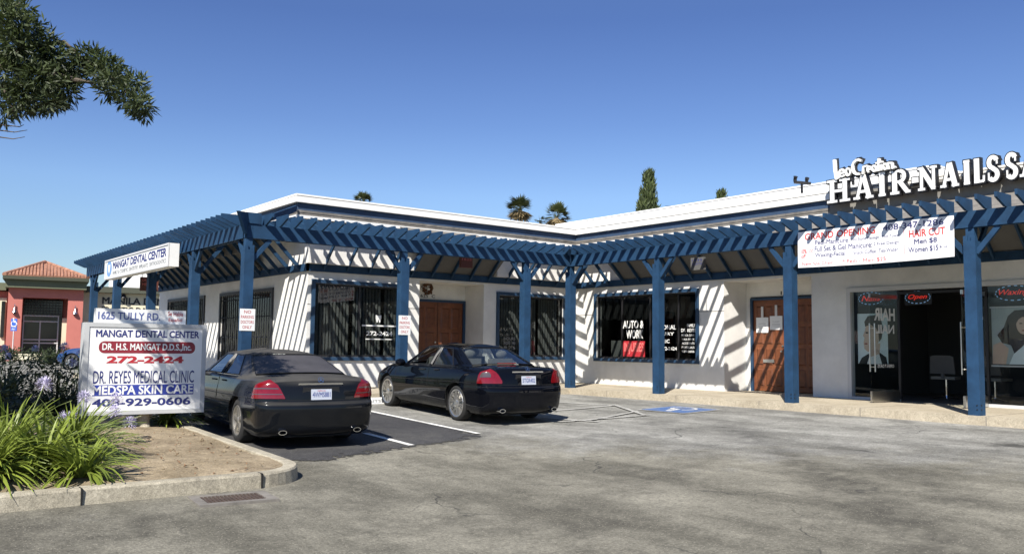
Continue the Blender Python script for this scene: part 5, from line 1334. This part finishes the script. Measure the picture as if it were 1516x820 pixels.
for k in range(9):
    a=rnd.uniform(0,6.28); e=Vector((-16.4+2.6*math.cos(a),-5.2+2.4*math.sin(a),rnd.uniform(4.6,6.6))); limb([top+Vector((.2,-.1,.5)),(top+e)/2+Vector((0,0,.5)),e],.06,.015)
obj('branches',b,'bark',t,smooth=True)
b=MB(); cl=[]
for px,py,r in ((8,12,.16),(22,34,.2),(40,48,.22),(60,66,.2),(72,84,.2),(50,88,.22),(25,70,.22),(5,60,.22),(88,92,.17),(108,98,.16),(100,115,.13),(82,112,.17),(60,118,.2),(35,118,.22),(8,110,.22),(88,138,.17),(62,142,.2),(38,142,.18),(100,132,.12),(10,148,.2),(2,168,.13),(75,152,.12),(50,155,.12),(25,158,.12),
    (128,82,.12),(140,88,.14),(152,96,.15),(164,102,.14),(150,112,.14),(165,122,.13),(160,137,.1),(176,112,.10),(190,122,.10),(202,122,.09),(207,136,.08),(183,136,.08),(190,150,.10),(205,154,.10),(214,158,.09),(210,170,.08),(200,160,.08),(122,100,.10),(30,15,.12)):
    c=at(px,py,DB+rnd.uniform(-.25,.25)); cl.append((c,r))
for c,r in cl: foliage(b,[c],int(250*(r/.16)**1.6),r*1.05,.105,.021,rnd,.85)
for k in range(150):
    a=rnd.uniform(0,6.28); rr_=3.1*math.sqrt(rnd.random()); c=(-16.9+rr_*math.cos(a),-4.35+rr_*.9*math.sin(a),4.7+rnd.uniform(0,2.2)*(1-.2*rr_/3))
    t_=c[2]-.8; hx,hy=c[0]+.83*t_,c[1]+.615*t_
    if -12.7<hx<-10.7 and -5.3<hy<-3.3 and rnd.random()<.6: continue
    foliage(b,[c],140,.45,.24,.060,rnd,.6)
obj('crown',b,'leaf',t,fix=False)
# ------------------------------------------------------------------ distant palms and cypresses behind the roof
def palm(px,py,D,r,label,seed,nfr=34,dry=26):
    rnd=random.Random(seed); c=Vector(at(px,py,D)); t=thing('fan_palm',label,'palm tree',(c.x,c.y,-.2),'palms rising behind the flat roof')
    b=MB(); b.tube([(c.x+.3,c.y,-.3),(c.x+.1,c.y,c.z*.5),tuple(c)],[.32,.24,.20],8); obj('trunk',b,'bark',t,smooth=True)
    for nm,m,n,e0,e1 in (('crown','palm',nfr,-.25,1.4),('dry_fronds','palmdry',dry,-1.2,-.3)):
        b=MB()
        for k in range(n):
            a=rnd.uniform(0,6.28); el=rnd.uniform(e0,e1); d=Vector((math.cos(a)*math.cos(el),math.sin(a)*math.cos(el),math.sin(el))); l=r*(rnd.uniform(.45,.6) if nm=='crown' else .2); h=c+d*l; sd=d.cross(Vector((0,0,1))).normalized(); up=sd.cross(d)
            if nm=='crown': b.tube([c,h],[.025,.02],4)
            tn=rnd.uniform(.2,.9)
            for j in range(11):
                q=R(-75+15*j); dd=d*math.cos(q)+sd*math.sin(q)+Vector((0,0,-.18*abs(math.sin(q))-.06)); leafquad(b,h,dd,up,r*rnd.uniform(.45,.62),.09*r,tn) if nm=='crown' else leafquad(b,c+d*.2,dd,up,r*rnd.uniform(.7,1.0),.12*r,tn)
        obj(nm,b,m,t,fix=False)
palm(770,311,88,1.6,'middle fan palm above the flat roof, the tallest of three',3)
palm(824,322,96,1.7,'right fan palm peeping over the inner roof corner',4)
palm(800,330,99,.9,'small browned fan palm top between the two larger palms',6,10,12)
palm(537,300,80,1.1,'left fan palm, only its tip showing over the long roof',5)
def cypress(px,top,bot,D,w_,label,seed,spurs=()):
    rnd=random.Random(seed); c=Vector(at(px,bot,D)); zt=at(px,top,D)[2]; t=thing('cypress_tree',label,'cypress tree',(c.x,c.y,-.2))
    b=MB(); b.tube([(c.x,c.y,-.3),(c.x,c.y,zt-.6)],[.22,.03],7); obj('trunk',b,'bark',t)
    b=MB(); cs=[]
    for ox,h,wd,n in ((0,zt,w_,300),)+tuple(spurs):
        for k in range(n):
            f=.45+.55*rnd.random(); z=.6+(h-.6)*f; rr=wd*(1-f**1.6)*.5+.10; a=rnd.uniform(0,6.28); q=rr*rnd.uniform(.6,1)
            cs.append((c.x+RV.x*ox+q*math.cos(a),c.y+RV.y*ox+q*math.sin(a),z))
    for q in cs:
        base=rnd.uniform(.1,.9)
        for k in range(16):
            d=rv(rnd)*.5+Vector((0,0,1)); leafquad(b,Vector(q)+rv(rnd)*.28,d,rv(rnd),rnd.uniform(.3,.6),.12,max(0,min(1,base+rnd.gauss(0,.15))))
    obj('crown',b,'cypress',t,fix=False)
cypress(960,259,312,70,3.9,'tall dark cypress rising behind the right roof',9,((-.55,12.6,2.6,150),(.25,13,3.2,120)))
cypress(1068,288,300,80,2.6,'distant cypress tip barely showing over the right roof',10)
# ------------------------------------------------------------------ twin floodlight on the right roof
fl=Vector(at(1187,270,19.4)); t=thing('roof_floodlight','small dark twin floodlight on the roof edge left of the channel letters','floodlight',tuple(fl))
rr=Vector((RV.x,RV.y,0)).normalized()
b=MB(); b.bar(fl-rr*.17+Vector((0,0,.0)),fl+rr*.20+Vector((0,0,-.03)),.05,.06); b.bar(fl+Vector((0,0,-.25)),fl,.04,.04); obj('bracket',b,'black',t)
for e,h in ((-.15,.10),(.11,.075)):
    b=MB(); q=fl+rr*e; b.tube([q+Vector((0,0,.0)),q+Vector((0,0,h*.6)),q+Vector((-.02,-.03,h*1.2))],[.035,.04,.05],10); obj('lamp_head',b,'black',t,smooth=True)
# ------------------------------------------------------------------ salmon building with tile roof, far left
FH=Vector((FW.x,FW.y,0)).normalized(); RH=Vector((FH.y,-FH.x,0))
def BG(D):
    k=D/F; return (lambda px,py,dd=0: tuple(Vector((CAM.x,CAM.y,0))+FH*(D+dd)+RH*((px-758)*k)+Vector((0,0,1.05+(504.0-py)*k))))
def BR(px0,D):      # frame facing the camera position: near face square to the line of sight
    a0=math.atan((px0-758)/F); f2=FH*math.cos(a0)+RH*math.sin(a0); r2=Vector((f2.y,-f2.x,0)); Dr=D/math.cos(a0)
    return lambda px,py,dd=0: tuple(Vector((CAM.x,CAM.y,0))+f2*(Dr+dd)+r2*Dr*math.tan(math.atan((px-758)/F)-a0)+Vector((0,0,1.05+(504.0-py)*D/F)))
q=BR(75,52); GZ=504+30
sb=thing('salmon_building','salmon pink building with clay tile hip roof and glass entrance, far left','building',q(68,GZ))
def bxp(b,q,x0,x1,y0,y1,d0,d1): return b.box((x0,d0,y0),(x1,d1,y1),lambda x,d,y:q(x,y,d))
b=MB(); bxp(b,q,12,33.5,GZ,428,0,.6); bxp(b,q,101,123.5,GZ,428,0,.6); bxp(b,q,33.5,101,441.5,428,0,.6); bxp(b,q,12,123.5,GZ,428,2.2,9); bxp(b,q,12,33.5,GZ,428,.6,2.2); bxp(b,q,101,123.5,GZ,428,.6,2.2); bxp(b,q,-75,12,GZ,432,1.5,9); obj('wall',b,'salmon',sb)
b=MB(); bxp(b,q,-2,8.5,512,442,1.35,1.499); bxp(b,q,94,101,512,470,1.0,1.0+.02); obj('cream_pilaster',b,'cream',sb)
b=MB(); bxp(b,q,1.5,7,500,447,1.2,1.345); obj('window',b,'darkglass',sb)
b=MB(); bxp(b,q,7,127,428,416.5,-.5,9.4); bxp(b,q,-80,7,431,420,.9,9.4); tr_=obj('eave_trim',b,'olive',sb)
b=MB(); bxp(b,q,3,130,416.4,411.5,-.8,9.6); obj('gutter',b,mat('dark_olive',(.05,.055,.035),.8),sb)
rf2=MB(); ev=[q(5,411.3,-.7),q(128,411.3,-.7),q(122,411.3,9.4),q(11,411.3,9.4)]; apx=q(63,388.5-7,4.2); apx2=q(65,388.5-7,4.6)
rf2.add(ev+[apx,apx2],[(0,1,5,4),(1,2,5),(2,3,4,5),(3,0,4),(3,2,1,0)]); rfo=obj('tile_roof',rf2,'tile',sb)
b=MB()    # barrel tile courses on the two visible slopes
for k in range(24):
    f0=(k+.5)/24; lo=Vector(ev[0]).lerp(Vector(ev[1]),f0); 
    if f0<.475: hi=Vector(ev[0]).lerp(Vector(apx),f0/.475)
    else: hi=Vector(ev[1]).lerp(Vector(apx2),(1-f0)/.525)
    b.tube([lo+Vector((0,0,.02)),hi+Vector((0,0,.03))],[.09,.085],6)
for a_,c_ in ((ev[0],apx),(ev[1],apx2)): b.tube([Vector(a_)+Vector((0,0,.05)),Vector(c_)+Vector((0,0,.06))],[.13,.12],7)
obj('barrel_tiles',b,'tile',rfo,smooth=True)
b=MB(); bxp(b,q,34,94,GZ,441.6,2.05,2.19); dr=obj('entrance_glass',b,'darkglass',sb)
b=MB()
for x in (34.5,60,87.5): bxp(b,q,x,x+2,GZ,474,1.9,2.04)
for y in (466,474.5,502,507): bxp(b,q,34.5,89.5,y+1.8,y,1.88,2.04)
bxp(b,q,34.5,36.5,474,466,1.9,2.04); bxp(b,q,87.5,89.5,474,466,1.9,2.04); obj('door_frame',b,'alu',dr)
b=MB()
for i in range(12): x=36+i*4.7; bxp(b,q,x,x+.7,465.5,443,1.9,2.0)
for i in range(5): y=446+i*4.2; bxp(b,q,35,92,y+.6,y,1.88,1.99)
obj('lattice',b,'black',dr)
for px_,lab in ((22.5,'left cone wall lamp on the salmon building, above the blue sign'),(112,'right cone wall lamp on the salmon building, right of its entrance')):
    o=Vector(q(px_,462,-.12)); t=thing('wall_lamp',lab,'wall lamp',tuple(o)); b=MB(); b.tube([o+Vector((0,0,-.08)),o+Vector((0,0,.06)),o+Vector((0,0,.2))],[.15,.09,.04],10); obj('lamp_shade',b,'steel',t,smooth=True)
    b=MB(); b.bar(o+Vector((0,0,.2)),o+Vector((0,0,.42)),.04,.04); b.bar(o+Vector((0,0,.3)),o+Vector((0,0,.3))+FH*.14,.05,.05); obj('bracket',b,'steel',t)
    b=MB(); b.sphere(o+Vector((0,0,-.13)),.07,8,6); obj('bulb',b,'lensclear',t)
q4=BG(46); t=thing('accessible_sign','blue accessible parking sign on a thin pole before the salmon building','parking sign',q4(22.5,536)); b=MB(); bxp(b,q4,18.2,27.2,490.5,472.5,0,.03); obj('plate',b,'hcsign',t)
b=MB(); bxp(b,q4,22.1,23.1,536,490.5,.0,.04); obj('pole',b,'alu',t)
b=MB(); k4=46/F; Pq=lambda x,y:tuple(Vector(q4(22.7,477.5,-.012))+RH*x*.55+Vector((0,0,y*.55-.0))); b=hcfig(Pq); obj('wheelchair_symbol',b,'signwhite',t,fix=False)
b=MB(); text(b,lambda x,y:q4(x,y,-.012),'PARKING',19.2,485,26.2,482.6,.01); text(b,lambda x,y:q4(x,y,-.012),'ONLY',20,489,25.4,486.6,.01); obj('lettering',b,'signwhite',t,fix=False)
# ------------------------------------------------------------------ cream building with the dental sign, behind the left pergola
q2=BR(190,56); sb2=thing('cream_building','low cream building with dark olive eave and MANILA lettering, behind the left pergola','building',q2(190,GZ))
b=MB(); bxp(b,q2,121,330,GZ-2,433.5,0,8); obj('wall',b,'cream',sb2)
b=MB(); bxp(b,q2,118,334,433.4,425,-.6,8.5); obj('eave',b,mat('olive_eave',(.06,.065,.045),.8),sb2)
b=MB(); text(b,lambda x,y:q2(x,y,-.03),'MANILA DENTAL',151.5,449.5,272,439.5,.03); text(b,lambda x,y:q2(x,y,-.03),'FRANTIC DANCE STUDIO',151.5,461.5,285,453.5,.015); obj('lettering',b,'black',sb2,fix=False)
b=MB(); o=Vector(q2(183,437,-.25)); b.tube([o+Vector((0,0,-.15)),o+Vector((0,0,.12))],[.2,.08],9); obj('wall_lamp',b,'black',sb2,smooth=True)
q3=BR(210,74); t=thing('white_block','plain white blocky building standing behind the cream building','building',q3(210,GZ)); b=MB(); bxp(b,q3,160,262,GZ-8,398,0,9); obj('wall',b,'white',t)
b=MB(); bxp(b,q3,190,262.5,404,397.5,-.02,8); obj('parapet',b,'signwhite',t)
# low cream wall and dark shrubs before the salmon building
b=MB(); bxp(b,BG(40),-60,66,533,524,0,.25); tag(obj('low_wall',b,'cream'),'low cream garden wall in front of the salmon building','wall')
rnd=random.Random(5)
for i,(px_,D) in enumerate(((66,38),(92,39),(20,37))):
    o=Vector(BG(D)(px_,538)); t=thing('round_shrub',('dark shrub before the salmon building entrance','dark shrub beside the blue car','small dark shrub under the blue accessible sign')[i],'shrub',tuple(o)); b=MB(); foliage(b,[(o.x+rnd.uniform(-.4,.4),o.y+rnd.uniform(-.4,.4),o.z+rnd.uniform(.1,.55)) for k in range(14)],60,.28,.12,.05,rnd); obj('leaves',b,'hedge',t,fix=False)
    b=MB(); b.tube([o,o+Vector((0,0,.5))],[.04,.02],6); obj('stem',b,'bark',t)
bp_=Vector(BG(38)(178,540)); specB=dict(specE,paint='bluepaint')
carB=make_car('parked_car','blue sedan mostly hidden behind the street sign, its nose showing on the left',specB,(bp_.x+RH.x*2.4,bp_.y+RH.y*2.4,gz(bp_.x,bp_.y)-.02),(0,0,math.atan2(-RH.y,-RH.x)-math.pi/2))
for c_ in (carE,carS,carB): c_['group']='parked cars'

# thin overhead wires behind the right roof
for y0,y1 in ((302,243),(297,254)):
    t=thing('power_line','thin overhead wire sagging behind the right roof'+(', the upper of two' if y1==243 else ', the lower of two'),'wire',at(1040,y0,42),'overhead wires'); b=MB(); A_=Vector(at(985,y0+8,46)); B_=Vector(at(1330,y1,38)); b.tube([A_.lerp(B_,i/16)-Vector((0,0,.5*math.sin(math.pi*i/16))) for i in range(17)],.009,5); obj('strand',b,'black',t)
